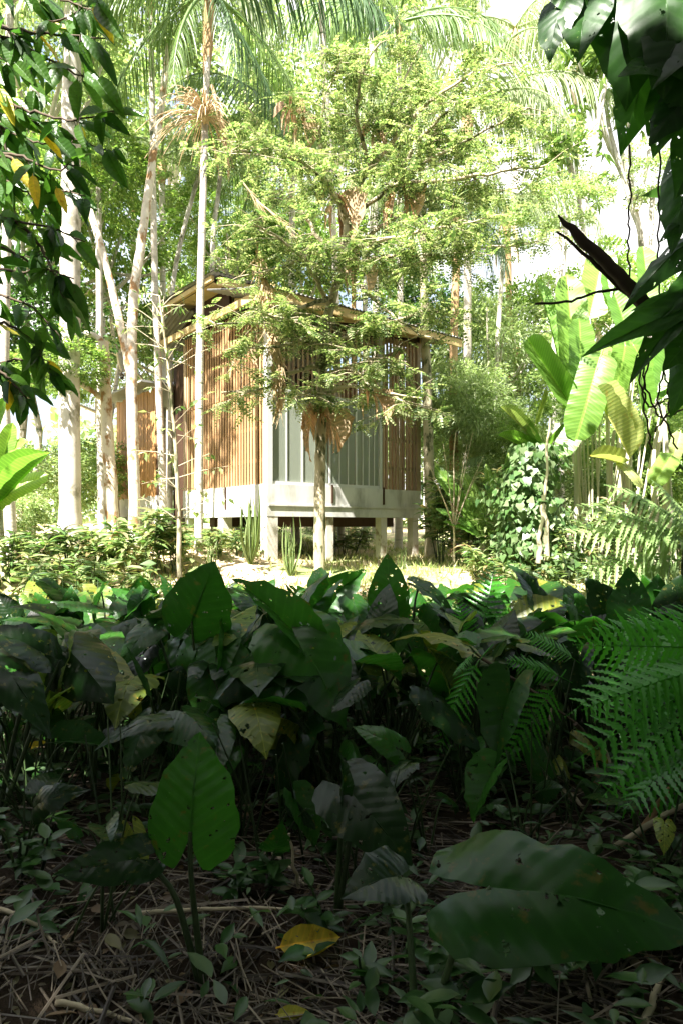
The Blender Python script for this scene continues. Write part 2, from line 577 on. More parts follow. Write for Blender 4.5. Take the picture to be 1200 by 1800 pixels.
# concrete band round the main room (four walls) and floor slab
hbox('concrete_band', 0, UW, 0, .14, ZB, ZT, 'concrete')
hbox('concrete_band', 0.0, .14, .143, VW, ZB, ZT, 'concrete')
hbox('concrete_band', UW - .14, UW, .143, VW, ZB, ZT, 'concrete')
hbox('concrete_band', .143, UW - .143, VW - .14, VW, ZB, ZT, 'concrete')
hbox('concrete_ledge', .02, UW + .012, -.018, -.002, ZB + .16, ZB + .185, 'concrete')
hbox('floor_slab', .145, UW - .145, .145, VW - .145, ZB + .02, ZB + .16, 'concrete')
hbox('floor_beam', .2, UW - .2, .5, .68, ZB - .16, ZB + .015, 'dark_wood')
hbox('floor_beam', .2, UW - .2, 2.0, 2.18, ZB - .16, ZB + .015, 'dark_wood')
# steel straps on the band
for u in (1.22, 2.345):
    hbox('strap', u, u + .03, -.022, -.003, ZB + .22, ZT + .03, 'dark_wood')
hbox('strap', -.022, -.003, 1.22, 1.25, ZB + .12, ZT, 'dark_wood')
# stilts
for (u, v, w) in ((.10, .10, .19), (1.22, .10, .14), (2.40, .10, .14), (3.18, .10, .14), (.1, 1.45, .17), (2.4, 1.5, .14), (1.22, 2.7, .14), (3.16, 2.7, .14), (.1, 2.7, .16)):
    p = H(u, v, 0)
    hbox('stilt', u - w / 2, u + w / 2, v - w / 2, v + w / 2, float(gz(p[0], p[1])) - .25, ZB + .02 if v > .3 else ZB - .002, 'concrete_post')
# corner posts and rails
hbox('corner_post', .0, .10, .0, .10, ZT, ZE, 'frame')
hbox('wall_post', UW - .09, UW, .0, .09, ZT, ZE, 'slat_grey')
hbox('wall_post', .01, .10, VW - .09, VW, ZT, ZE, 'slat_grey')
hbox('wall_post', UW - .09, UW, VW - .09, VW, ZT, ZE, 'slat_grey')
hbox('wall_post', 2.29, 2.345, .012, .09, ZT, ZE, 'frame')
for z in (2.42, 2.92, ZM, 4.1, ZE - .08):
    hbox('rail', .05, .09, .105, VW - .1, z - .025, z + .025, 'slat')
for z in (2.42, 2.92, ZM, 4.1, ZE - .08):
    hbox('rail', 2.35, UW - .1, .05, .09, z - .025, z + .025, 'slat_grey')
hbox('rail', .105, 2.285, .02, .08, ZM - .03, ZM + .03, 'frame')
hbox('rail', .105, 2.285, .02, .08, ZT + .002, ZT + .05, 'frame')
hbox('rail', .105, 2.285, .02, .08, ZE - .1, ZE - .03, 'dark_wood')
for z in (ZM, ZE - .08):
    hbox('rail', .105, UW - .1, VW - .08, VW - .02, z - .03, z + .03, 'slat')
    hbox('rail', UW - .08, UW - .02, .1, VW - .1, z - .03, z + .03, 'slat')


def slat(u, v, z0, z1, mat, along_v, w=.038, t=.020):
    du, dv = (t / 2, w / 2) if along_v else (w / 2, t / 2)
    tilt = rng.normal(0, .004)
    me = MB().box((0, 0, 0), (du * 2, dv * 2, z1 - z0)).mesh('slat', False)
    me.materials.append(M_[mat])
    o = bpy.data.objects.new('slat', me)
    link(o, house)
    p = H(u, v, (z0 + z1) / 2)
    rot = Matrix.Rotation(math.atan2(UR[1], UR[0]), 4, 'Z') @ Matrix.Rotation(tilt, 4, 'Y' if not along_v else 'X')
    o.matrix_basis = Matrix.Translation(Vector(p) - house.location) @ rot
    return o


n = 31
for k in range(n):                                   # slatted wall facing the tall white trunk
    v = .14 + (VW - .2) * k / (n - 1)
    slat(.03, v, ZT - .03 + rng.normal(0, .01), ZM - .005, 'slat', True)
    slat(.03, v + rng.normal(0, .004), ZM + .01, ZE + .1 - .02, 'slat', True)
n = 11
for k in range(n):                                   # slatted bay at the far end of the screened wall
    u = 2.39 + (UW - 2.46) * k / (n - 1)
    slat(u, .03, ZT - .03, ZM - .005, 'slat_grey', False, .036)
    slat(u, .03, ZM + .01, ZE - .02, 'slat_grey', False, .04)
for k in range(24):                                  # upper row over the screen
    u = .16 + 2.08 * k / 23
    slat(u, .05, ZM + .035, ZE - .1, 'slat_grey', False, .028)
for k in range(22):                                  # back wall, sky shows between its slats
    u = .15 + (UW - .3) * k / 21
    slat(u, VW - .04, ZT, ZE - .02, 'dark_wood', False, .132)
for k in range(18):
    v = .15 + (VW - .3) * k / 17
    slat(UW - .03, v, ZT, ZE - .02, 'slat', True, .11)
# insect screen of the open bay, hung in a grey frame
for (a, b) in ((.105, .66), (.69, 1.19), (1.25, 1.76), (1.79, 2.285)):
    hbox('screen_panel', a, b, .047, .050, ZT + .055, ZM - .035, 'screen')
for u in (.38, .675, .95, 1.22, 1.42, 1.60, 1.775, 1.92, 2.06, 2.18):
    w = .016 if u not in (.675, 1.22, 1.775) else .03
    hbox('mullion', u - w / 2, u + w / 2, .030, .044, ZT + .052, ZM - .032, 'frame')
# dark recess with door, then the boarded annex behind
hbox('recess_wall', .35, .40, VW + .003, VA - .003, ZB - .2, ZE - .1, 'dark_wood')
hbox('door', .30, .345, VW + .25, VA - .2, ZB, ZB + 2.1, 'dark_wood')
hbox('concrete_band', .0, .14, VA, VB, ZB + .05, ZT - .03, 'concrete')
hbox('annex_side', .02, .10, VA + .0, VA + .05, ZT - .027, 4.16, 'dark_wood')
nb = 22
for k in range(nb):
    v0 = VA + .053 + (VB - VA - .053) * k / nb
    hbox('board', .0 + rng.uniform(-.008, .004), .035, v0, v0 + (VB - VA - .053) / nb - .008, ZT - .055, 4.14 + rng.normal(0, .01), 'board')
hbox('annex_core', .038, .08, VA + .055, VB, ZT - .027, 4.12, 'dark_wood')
hbox('annex_roof', -.35, 2.4, VA - .1, VB + .3, 4.19, 4.23, 'roof')
for v in (VA + .15, VA + 1.1, VB - .15):
    p = H(.1, v, 0)
    hbox('stilt', .0 + .005, .17, v - .09, v + .09, float(gz(p[0], p[1])) - .2, ZB + .048, 'concrete_post')
# stair stringer under the annex
me = MB().box(H(-.25, VA + 1.35, 1.45), (.06, 1.3, .12), HROT @ np.array(((1, 0, 0), (0, .88, -.47), (0, .47, .88)))).mesh('stair_stringer', False)
part('stair_stringer', me, M_['dark_wood'], house)


def corrugated(name, u0, u1, vz, thick=.012, pitch=.076, amp=.012):
    """sheet running along u, profile waves along u, section given as [(v, z), ...]"""
    nu = int((u1 - u0) / pitch * 4)
    us = np.linspace(u0, u1, nu + 1)
    wave = amp * np.sin((us - u0) / pitch * 2 * np.pi)
    mb = MB()
    for s, flip in ((0, 0), (-thick, 1)):
        V = np.array([[H(u, v, z + w + s) for u, w in zip(us, wave)] for v, z in vz]).reshape(-1, 3)
        k = nu + 1
        i, j = np.meshgrid(np.arange(len(vz) - 1), np.arange(nu), indexing='ij')
        Q = np.stack([i * k + j, i * k + j + 1, (i + 1) * k + j + 1, (i + 1) * k + j], -1).reshape(-1, 4)
        mb.add(V, Q[:, ::-1] if not flip else Q)
    return part(name, mb.mesh(name, True), M_['roof'], house)


corrugated('lower_roof', -.45, UW + .28, [(-.78, ZE - .04), (.3, ZE + .22), (1.05, ZE + .42)])
corrugated('back_roof', -.45, UW + .28, [(2.2, ZE + .45), (3.4, ZE + .05)])
corrugated('upper_roof', -.45, UW + .2, [(.85, 5.38), (2.1, 5.42), (3.1, 5.38)])
hbox('fascia', -.40, UW + .25, -.76, -.72, ZE - .19, ZE - .06, 'beam')
hbox('fascia', -.36, -.32, -.715, 3.2, ZE - .06, ZE + .05, 'beam')
hbox('clerestory_beam', -.3, UW + .15, .93, .98, 5.22, 5.35, 'beam')
hbox('clerestory_beam', -.40, -.35, .99, 3.0, 5.28, 5.36, 'beam')
hbox('clerestory_wall', -.2, UW + .1, 1.0, 1.03, ZE + .4, 5.22, 'dark_wood')
hbox('soffit', -.34, UW + .1, 1.04, 3.0, 5.26, 5.275, 'beam')
hbox('gable_wall', -.05, .0, 1.04, 3.0, ZE + .1, 5.255, 'dark_wood')
for u in np.linspace(0, UW, 6):
    me = MB().box(H(u, .2, ZE + .10), (.05, 1.5, .09), HROT @ np.array(((1, 0, 0), (0, .966, -.258), (0, .258, .966)))).mesh('rafter', False)
    part('rafter', me, M_['beam'], house)
hbox('wall_plate', .0, UW, .0, .1, ZE, ZE + .1, 'dark_wood')
hbox('ceiling_panel', .1, UW - .1, .15, VW - .1, ZE + .15, ZE + .17, 'dark_wood')

# ------------------------------------------------------------------ leaf templates
T_FOLD = (np.array([(0, 0, 0), (-.26, .42, .07), (0, 1, -.06), (.26, .42, .07), (0, .45, 0)]), [], [(0, 4, 1), (1, 4, 2), (0, 3, 4), (4, 3, 2)])
T_SLIM = (np.array([(0, 0, 0), (-.11, .4, .03), (0, 1, -.10), (.11, .4, .03)]), [], [(0, 3, 1), (1, 3, 2)])
T_DIA = (np.array([(0, 0, 0), (-.24, .5, .04), (0, 1, 0), (.24, .5, .04)]), [], [(0, 3, 2), (0, 2, 1)])


OVY, OVW = [0, .15, .35, .58, .8, 1], [0, .13, .22, .20, .10, 0]
T_OVAL = (np.array([(0, y_, -.12 * y_ * y_) for y_ in OVY] + [(-w_, y_, .06 - .12 * y_ * y_) for y_, w_ in zip(OVY[1:5], OVW[1:5])] + [(w_, y_, .06 - .12 * y_ * y_) for y_, w_ in zip(OVY[1:5], OVW[1:5])]),
          [(1, 2, 7, 6), (2, 3, 8, 7), (3, 4, 9, 8), (2, 1, 10, 11), (3, 2, 11, 12), (4, 3, 12, 13)], [(0, 1, 6), (4, 5, 9), (1, 0, 10), (5, 4, 13)])


def t_pinnate(npair=8, w=.30, ll=.17, droop=.25):
    """a compound leaf of unit length: rachis strip plus leaflets on both sides"""
    V, Q, T = [], [], []
    for k in range(npair):
        y = .12 + .88 * k / (npair - 1)
        L = ll * (1 - .35 * abs(2 * k / (npair - 1) - .8))
        z = -droop * y * y
        for s in (-1, 1):
            b = len(V)
            d = np.array((s * .9, .45, -.28)) / 1.05
            wd = np.array((-s * .45, .9, 0)) * .36
            p = np.array((0, y, z))
            V += [p, p + d * L * .5 + wd * L, p + d * L, p + d * L * .5 - wd * L]
            T += [(b, b + 1, b + 2), (b, b + 2, b + 3)] if s < 0 else [(b, b + 2, b + 1), (b, b + 3, b + 2)]
    b = len(V)
    V += [(-.008, 0, 0), (.008, 0, 0), (.004, 1, -droop), (-.004, 1, -droop)]
    Q.append((b, b + 1, b + 2, b + 3))
    return np.array(V), Q, T


T_PIN = t_pinnate(6, .3, .25)


def blade_mesh(name, wfun, ny=12, nx=6, droop=.25, fold=.12, wave=.0, wave_n=4, twist=0.0, split=None, curl=0.0):
    """a simple blade of unit length along Y; wfun(t) half width"""
    mb = MB()
    ts = np.linspace(0, 1, ny + 1)
    for s in (-1, 1):
        us = np.linspace(0, 1, nx // 2 + 1)
        V = []
        for t in ts:
            w = wfun(t)
            if split and s * split(t, s) < 0:
                w *= .93
            a = twist * t
            for u in us:
                x = s * u * w
                z = -droop * t * t + fold * abs(x) / .3 - curl * (u ** 2) * w + wave * u * math.sin(t * wave_n * 6.283 + s * 1.3)
                V.append((x * math.cos(a) - z * 0, t, z + x * math.sin(a)))
        k = len(us)
        i, j = np.meshgrid(np.arange(ny), np.arange(k - 1), indexing='ij')
        Q = np.stack([i * k + j, i * k + j + 1, (i + 1) * k + j + 1, (i + 1) * k + j], -1).reshape(-1, 4)
        mb.add(V, Q if s > 0 else Q[:, ::-1])
    # midrib as a slim raised tube under the blade
    mb.tube([(0, t, -droop * t * t - .004) for t in np.linspace(-.06, .95, 8)], np.linspace(.010, .003, 8), 5)
    return mb.mesh(name)


def w_ellip(t):
    return .19 * (max(0, math.sin(math.pi * min(1, t ** .85))) ** .75) * (1 - .25 * t) + .001


def w_banana(t):
    return .115 * min(1, t * 9 + .15) ** .5 * max(.004, 1 - max(0, t - .72) ** 2 * 12.5) ** .5 if t < 1 else .008


def taro_mesh(name, droop, fold, wave, seed, side=.25):
    r = random.Random(seed)
    yy = [1, .93, .82, .7, .57, .43, .28, .14, 0, -.10, -.2, -.29, -.36, -.40]
    ww = [.004, .055, .14, .22, .29, .345, .385, .405, .415, .41, .385, .34, .27, .17]
    inn = [0] * 9 + [.018, .045, .075, .105, .13]
    mb = MB()
    nc = 6
    ph = [r.uniform(0, 6) for _ in range(4)]

    def zf(x, y):
        u = abs(x) / .42
        return (-droop * (y * y if y > 0 else y * y * .8) + fold * abs(x) - side * x * x * 1.6
                + wave * u * (math.sin(y * 13 + ph[0] + (2 if x > 0 else 0)) * .6 + math.sin(y * 27 + ph[1] + x * 9) * .35)
                + .012 * math.sin(y * 30 + abs(x) * 24))
    for s in (-1, 1):
        V = []
        for y, w, a in zip(yy, ww, inn):
            for c in range(nc + 1):
                u = c / nc
                x = s * (a + (w - a) * u)
                x += s * u * (.013 * math.sin(y * 31 + ph[2]) + r.uniform(-.010, .010) * (u > .9)) if w > .05 else 0
                V.append((x, y + .012 * u * math.sin(x * 40 + ph[3]), zf(x, y)))
        k = nc + 1
        i, j = np.meshgrid(np.arange(len(yy) - 1), np.arange(nc), indexing='ij')
        Q = np.stack([i * k + j, i * k + j + 1, (i + 1) * k + j + 1, (i + 1) * k + j], -1).reshape(-1, 4)
        mb.add(V, Q if s < 0 else Q[:, ::-1])
    mb.tube([(0, y, zf(0, y) - .008) for y in np.linspace(-.02, .95, 7)], np.linspace(.012, .003, 7), 5)
    return mb.mesh(name)


TARO = [taro_mesh('taro_leaf', .22, .10, .035, 1), taro_mesh('taro_leaf', .42, .30, .05, 2), taro_mesh('taro_leaf', .10, -.18, .03, 3),
        taro_mesh('taro_leaf', .55, .15, .06, 4, .5), taro_mesh('taro_leaf', .30, .75, .04, 5, .1), taro_mesh('taro_leaf', .25, -.35, .06, 6, .7)]
TARO_Y = [m.copy() for m in TARO]
for m in TARO:
    m.materials.append(M_['taro'])
for m in TARO_Y:
    m.materials.append(M_['taro_yellow'])


def fern_frond_mesh(name, npair=24, npin=11, droop=.3):
    """bipinnate frond of unit length"""
    V, T = [], []
    rf = np.random.default_rng(npair)

    def pin(p, d, side, L, w):
        b = len(V)
        q = p + d * L
        m = p + d * L * .45
        V.extend([p, m + side * w, q, m - side * w])
        T.extend([(b, b + 1, b + 2), (b, b + 2, b + 3)])
    pts = []
    for k in range(npair):
        t = .10 + .90 * k / (npair - 1)
        c = np.array((0, t, -droop * t * t))
        L0 = .27 * (max(0, math.sin(math.pi * (.22 + .78 * t))) ** .8) * (1 if t > .14 else .8) + .012
        for s in (-1, 1):
            if rf.uniform() < .05:
                continue
            L = L0 * rf.uniform(.82, 1.12)
            d = norm(np.array((s * 1.0, .42 + rf.normal(0, .07), -.22 - .2 * t + rf.normal(0, .09))))
            nrm = np.array((0, .5, 1.0))
            f = norm(np.cross(nrm, d))
            n2 = max(4, int(npin * L / .27))
            b = len(V)
            for m in range(2 * n2 + 1):
                a = m / (2 * n2)
                p = c + d * L * a + np.array((0, 0, -.16 * L * a * a))
                hw = (.027 * (1 - a) ** .7 * min(1, L / .2) + .002) * (1.0 if m % 2 else .45)
                up = np.array((0, 0, .25 * hw))
                V.extend([p - f * hw + up, p, p + f * hw + up])
            for m in range(2 * n2):
                i_, j_ = b + 3 * m, b + 3 * m + 3
                T.extend([(i_, i_ + 1, j_ + 1), (i_, j_ + 1, j_), (i_ + 1, i_ + 2, j_ + 2), (i_ + 1, j_ + 2, j_ + 1)])
    mb = MB().add(np.array(V), T=T)
    mb.tube([(0, t, -droop * t * t) for t in np.linspace(-.25, 1, 10)], np.linspace(.008, .002, 10), 5)
    return mb.mesh(name, False)


FERN = [fern_frond_mesh('fern_frond', 17, 9, .18), fern_frond_mesh('fern_frond', 15, 9, .38)]
FERN_P = [m.copy() for m in FERN]
for m in FERN:
    m.materials.append(M_['fern'])
for m in FERN_P:
    m.materials.append(M_['fern_pale'])


def palm_frond_mesh(name, L, elev, npair=70, ll=.8, sag=1.0, hang=.85, seed=0, mat='palm'):
    """arching frond of length L that leaves the crown at elevation elev (degrees) along +Y; leaflets hang"""
    r = np.random.default_rng(seed)
    ts = np.linspace(0, 1, 20)
    ang = np.radians(elev - sag * 80 * ts ** 1.2)
    st = L / 19
    P = [np.zeros(3)]
    for a in ang[:-1]:
        P.append(P[-1] + st * np.array((0, math.cos(a), math.sin(a))))
    P = np.array(P)
    mb = MB()
    mb.tube(P, np.linspace(.035, .006, 20), 6)
    tt = np.linspace(.14, 1, npair)
    V, Q = [], []
    for t in tt:
        f = t * 19
        i0 = min(18, int(f))
        c = P[i0] + (P[i0 + 1] - P[i0]) * (f - i0)
        fw = norm(P[i0 + 1] - P[i0])
        l = ll * (.45 + .75 * math.sin(math.pi * (t * .85 + .12))) * r.uniform(.85, 1.1)
        for s in (-1, 1):
            d = norm(np.array((s * 1.0, 0, 0)) * (1 - hang * .6) + fw * .45 + np.array((0, 0, -.25)) + r.normal(0, .08, 3))
            pts = [c]
            for k in range(4):
                d = norm(d + np.array((0, 0, -hang * .55)))
                pts.append(pts[-1] + d * l / 4)
            w = np.array((.006, .012, .011, .008, .001)) * (1.1 if ll > .6 else .8)
            sd = norm(fw + r.normal(0, .2, 3))
            b = len(V)
            for p, ww in zip(pts, w):
                V += [p - sd * ww, p + sd * ww]
            Q += [(b + 2 * k, b + 2 * k + 1, b + 2 * k + 3, b + 2 * k + 2) for k in range(4)]
    mb.add(np.array(V), Q)
    me = mb.mesh(name)
    me.materials.append(M_[mat])
    return me


# ------------------------------------------------------------------ trees with leafy crowns
def crown_mesh(name, seed, nclump=90, per=70, size=.16, tmpl=T_FOLD, flat=.75, clump_r=.26, limbs=9, base_z=-1.15, limb_r=.035):
    """foliage of a crown of unit radius centred on the origin; returns (foliage mesh, limb mesh)"""
    r = np.random.default_rng(seed)
    c = norm(r.normal(size=(nclump, 3))) * (r.uniform(.15, 1, nclump) ** .5)[:, None] * np.array((1, 1, flat))
    c *= (1 + .22 * np.sin(c[:, :1] * 5 + seed) * np.cos(c[:, 1:2] * 4))
    n = nclump * per
    cr = np.repeat(c, per, 0)
    k = np.repeat(r.uniform(.6, 1.3, nclump), per)[:, None] * clump_r
    p = cr + norm(r.normal(size=(n, 3))) * (r.uniform(0, 1, (n, 1)) ** .45) * k * np.array((1, 1, .55))
    d = norm(p - cr * .6) + r.normal(0, .5, (n, 3)) + np.array((0, 0, -.35))
    nn = np.array((0, 0, 1.0)) + r.normal(0, .5, (n, 3))
    mb = MB().scatter(tmpl, frames(d, nn, size * r.uniform(.6, 1.25, n)), p)
    fo = mb.mesh(name)
    lb = MB()
    far = c[np.argsort(-np.linalg.norm(c, axis=1))][:limbs * 3]
    for q in far[::max(1, len(far) // limbs)]:
        a = np.array((0, 0, base_z + r.uniform(0, .5)))
        mid = a * .5 + q * .5 + np.array((0, 0, -.12)) + r.normal(0, .06, 3)
        lb.tube([a, (a + mid) / 2, mid, q], [limb_r, limb_r * .8, limb_r * .6, limb_r * .25], 5, cap=False)
    lm = lb.mesh('limbs')
    return fo, lm


CROWNS = {}
for key, mat, kw in (
        ('a', 'crown_a', dict(seed=11, nclump=100, per=85, size=.075)),
        ('a2', 'crown_a', dict(seed=12, nclump=80, per=75, size=.09, flat=1.0)),
        ('b', 'crown_b', dict(seed=13, nclump=110, per=85, size=.066)),
        ('b2', 'crown_b', dict(seed=14, nclump=60, per=70, size=.072, clump_r=.2)),
        ('c', 'crown_c', dict(seed=15, nclump=100, per=85, size=.08)),
        ('d', 'crown_a', dict(seed=16, nclump=90, per=36, size=.17, tmpl=T_PIN, clump_r=.22)),
        ('e', 'crown_e', dict(seed=17, nclump=70, per=90, size=.12, tmpl=T_SLIM, clump_r=.3))):
    f, l = crown_mesh('crown', **kw)
    f.materials.append(M_[mat])
    l.materials.append(M_['bark_palm'])
    CROWNS[key] = (f, l)


def leafy_tree(label, px, py, d, rad, kind='a', group=None, trunk_r=.07, name='broadleaf_tree', bark='bark_palm', sz=1.0, low=False):
    c = at(px, py, d)
    b = G(c.x + random.uniform(-.3, .3), c.y)
    t = thing(name, label, 'tree', b, group)
    top = c.z - rad * .5
    if not low:
        mid = (b + c) / 2 + Vector((random.uniform(-.25, .25), 0, 0))
        tm = MB().tube([b - Vector((0, 0, .2)), b.lerp(mid, .5) + Vector((random.uniform(-.1, .1), 0, 0)), mid, Vector((c.x, c.y, top))], [trunk_r * 1.2, trunk_r, trunk_r * .85, trunk_r * .6], 7).mesh('trunk')
        part('trunk', tm, M_[bark], t)
    M = Matrix.Translation(c) @ Matrix.Rotation(random.uniform(0, 6.28), 4, 'Z') @ Matrix.Diagonal((rad, rad, rad * sz, 1))
    part('crown', CROWNS[kind][0], None, t, M, kind='stuff')
    if not low:
        part('limbs', CROWNS[kind][1], None, t, M, kind='stuff')
    return t


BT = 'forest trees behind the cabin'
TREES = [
    ('unseen light-leaved tree added above the shade spray to cast dapples on the slats', -60, -200, 7.6, .85, 'b2'),  # crown out of view, added to dapple the slatted wall
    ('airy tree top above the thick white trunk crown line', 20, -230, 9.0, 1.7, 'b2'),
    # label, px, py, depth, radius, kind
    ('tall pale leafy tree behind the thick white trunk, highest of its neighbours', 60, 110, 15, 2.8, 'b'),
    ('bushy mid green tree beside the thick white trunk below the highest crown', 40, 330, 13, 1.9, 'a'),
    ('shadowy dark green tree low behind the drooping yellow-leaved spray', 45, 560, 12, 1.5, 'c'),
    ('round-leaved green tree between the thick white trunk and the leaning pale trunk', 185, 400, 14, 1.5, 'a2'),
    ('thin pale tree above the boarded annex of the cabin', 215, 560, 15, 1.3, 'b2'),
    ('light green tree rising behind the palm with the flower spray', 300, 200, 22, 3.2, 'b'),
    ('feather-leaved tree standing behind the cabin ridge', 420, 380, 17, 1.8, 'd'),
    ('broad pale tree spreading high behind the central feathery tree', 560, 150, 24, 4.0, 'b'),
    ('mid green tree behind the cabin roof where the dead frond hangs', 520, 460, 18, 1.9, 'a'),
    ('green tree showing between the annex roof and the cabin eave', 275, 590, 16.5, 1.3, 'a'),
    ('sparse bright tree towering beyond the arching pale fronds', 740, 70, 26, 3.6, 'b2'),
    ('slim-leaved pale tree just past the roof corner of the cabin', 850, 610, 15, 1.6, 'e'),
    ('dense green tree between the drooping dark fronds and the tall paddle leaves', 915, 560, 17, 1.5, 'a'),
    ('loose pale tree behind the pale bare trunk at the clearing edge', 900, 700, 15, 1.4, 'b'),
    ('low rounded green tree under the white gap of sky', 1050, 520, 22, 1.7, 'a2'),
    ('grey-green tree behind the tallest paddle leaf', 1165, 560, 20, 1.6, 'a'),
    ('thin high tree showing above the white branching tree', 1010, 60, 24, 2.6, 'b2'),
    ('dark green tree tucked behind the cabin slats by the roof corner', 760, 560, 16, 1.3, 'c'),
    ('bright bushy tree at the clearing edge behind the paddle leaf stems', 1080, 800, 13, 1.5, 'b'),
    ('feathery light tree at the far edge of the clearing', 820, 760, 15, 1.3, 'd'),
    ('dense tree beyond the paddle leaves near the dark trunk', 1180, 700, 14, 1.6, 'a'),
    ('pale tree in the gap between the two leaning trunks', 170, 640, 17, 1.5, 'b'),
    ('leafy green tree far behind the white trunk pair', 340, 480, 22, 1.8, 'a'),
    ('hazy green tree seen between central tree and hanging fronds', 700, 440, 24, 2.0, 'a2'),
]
for (lb, px, py, d, r_, k) in TREES:
    leafy_tree(lb, px, py, d, r_, k, BT)

# low bushes that close the view under the trees
BUSH = [
    ('airy bush of narrow leaves crowding the moss trunk', 800, 690, 12.0, .85, 'e', 1.0),
    ('pale tangled bush in front of the clearing bushes', 850, 850, 11.2, .75, 'b', .9),
    ('narrow-leaved tangle between moss trunk and vine mound', 840, 720, 11.6, .8, 'e', 1.1),
    ('round pale bush touching the vine mound', 890, 900, 10.2, .55, 'b', .9),
    ('spiky bright bush behind the yellow blades', 960, 760, 11.0, .8, 'd', 1.0),
    ('bushy growth between the paddle leaf stems', 1120, 830, 10.0, .75, 'a2', 1.0),
    ('small bush at the frame edge behind the aerial roots', 1190, 780, 10.2, .8, 'd', 1.0),
    ('dense pale bush at the foot of the thick white trunk', 60, 830, 12, 1.1, 'b', .8),
    ('green bush filling the gap between thick white trunk and annex', 160, 830, 14, 1.1, 'a', .9),
    ('low bushy growth at the far back of the cabin underside', 480, 905, 16, 1.0, 'a', .6),
    ('bush seen through the stilts with long dark leaves', 600, 930, 14.5, .8, 'e', .6),
    ('dark hedge-like bush beyond the clearing beside the moss trunk', 800, 850, 17, 1.1, 'c', .9),
    ('bright bush at the back of the clearing under the pale trees', 880, 830, 16, 1.2, 'b', .9),
    ('tall bush of slim pale leaves next to the moss trunk', 800, 760, 12.5, .95, 'e', 1.0),
    ('wide bush of slim leaves in front of the clearing trees', 880, 770, 12.2, .85, 'e', 1.0),
    ('leafy bush under the paddle leaf stems', 1070, 880, 10.5, 1.0, 'b', .8),
    ('green bush by the dark vine-hung trunk', 1180, 900, 10.5, 1.0, 'a', .9),
    ('shaded bush beneath the vine-covered mound', 930, 960, 9.4, .55, 'c', .8),
    ('pale bush glowing at the edge of the clearing path', 1000, 820, 14, 1.2, 'b', .9),
    ('overgrown green bank beyond the shade spray', 10, 900, 10.5, .8, 'b', .8),
]
for (lb, px, py, d, r_, k, sz) in BUSH:
    leafy_tree(lb, px, py, d, r_, k, 'bushes round the clearing', name='bush', sz=sz, low=True)['category'] = 'bush'

# far wood that closes the horizon
n = 26000
u = rng.uniform(-40, 40, n)
yv = 30 + rng.uniform(0, 9, n) + .004 * u * u
zz = rng.uniform(0, 1, n) ** .8 * (5.2 + 1.6 * np.sin(u * .45) + 1.1 * np.sin(u * 1.3 + 1)) + 1.0
mb = MB().scatter(T_FOLD, frames(unit(n) + np.array((0, 0, -.3)), unit(n) + np.array((0, -.4, 1)), rng.uniform(.35, .75, n)), np.stack([u, yv, zz], -1))
fm = mb.mesh('far_wood')
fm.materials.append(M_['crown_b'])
tagged(link(bpy.data.objects.new('far_forest', fm)), 'pale far-off wood closing the view behind the clearing', 'forest', None, 'stuff')


# ------------------------------------------------------------------ trunks
def poly(pts, n=24, wob=0.0, seed=0):
    """smooth curve through points"""
    P = np.array([tuple(p) for p in pts], float)
    if len(P) < 3:
        t = np.linspace(0, 1, n)[:, None]
        return P[0] * (1 - t) + P[-1] * t
    s = np.concatenate([[0], np.cumsum(np.linalg.norm(np.diff(P, axis=0), axis=1))])
    tt = np.linspace(0, s[-1], n)
    lin = np.stack([np.interp(tt, s, P[:, k]) for k in range(3)], -1)
    ker = np.array((1, 2, 3, 2, 1)) / 9
    out = lin.copy()
    pad = np.vstack([lin[:1]] * 2 + [lin] + [lin[-1:]] * 2)
    for k in range(3):
        out[:, k] = np.convolve(pad[:, k], ker, 'valid')
    out[0], out[-1] = P[0], P[-1]
    if wob:
        r = np.random.default_rng(seed)
        out[1:-1] += r.normal(0, wob, (n - 2, 3))
    return out


def trunk_curve(pts, r0, r1, sides=12, n=30, wob=.004, flare=1.3, seed=1):
    P = poly(pts, n, wob, seed)
    r = np.linspace(r0, r1, n)
    r[:4] *= np.linspace(flare, 1, 4)
    r *= 1 + np.random.default_rng(seed).normal(0, .025, n)
    return MB().tube(P, r, sides)


# thick white trunk
t = thing('tall_tree', 'thickest smooth white trunk, tall and straight, by the leafy spray', 'tree', G(at(125, 985, 10.4).x, 10.4))
part('trunk', trunk_curve([t.location - Vector((0, 0, .3)), at(125, 985, 10.4), at(122, 700, 10.4), at(124, 500, 10.4), at(126, 200, 10.4), at(131, -120, 10.4), at(134, -420, 10.4)], .168, .125, 16, 40, .003).mesh('trunk'), M_['bark_white'], t)
c = at(136, -520, 10.4)
part('crown', CROWNS['a'][0], None, t, Matrix.Translation(c) @ Matrix.Diagonal((2.2, 2.2, 1.8, 1)), kind='stuff')

# mottled trunk pair and the leaning limb
t = thing('mottled_tree', 'short mottled trunk with brown patches that forks beside the teal pipe', 'tree', G(at(200, 930, 10.9).x, 10.9))
part('trunk', trunk_curve([t.location - Vector((0, 0, .3)), at(198, 900, 10.9), at(190, 760, 10.9), at(185, 660, 10.9), at(182, 600, 10.9)], .12, .085, 12, 24, .005, seed=5).mesh('trunk'), M_['bark_mottled'], t)
part('limb', trunk_curve([at(183, 700, 10.9), at(165, 690, 10.85), at(140, 672, 10.7), at(105, 660, 10.6), at(70, 640, 10.5)], .05, .03, 8, 14, .004, 1, 6).mesh('limb'), M_['bark_mottled'], t)
part('limb', trunk_curve([at(182, 605, 10.9), at(170, 590, 10.9), at(150, 585, 10.9)], .06, .04, 8, 10, .004, 1, 7).mesh('limb'), M_['bark_mottled'], t)
c = at(110, 640, 10.6)
part('crown', CROWNS['a2'][0], None, t, Matrix.Translation(c) @ Matrix.Diagonal((.75, .75, .55, 1)), kind='stuff')

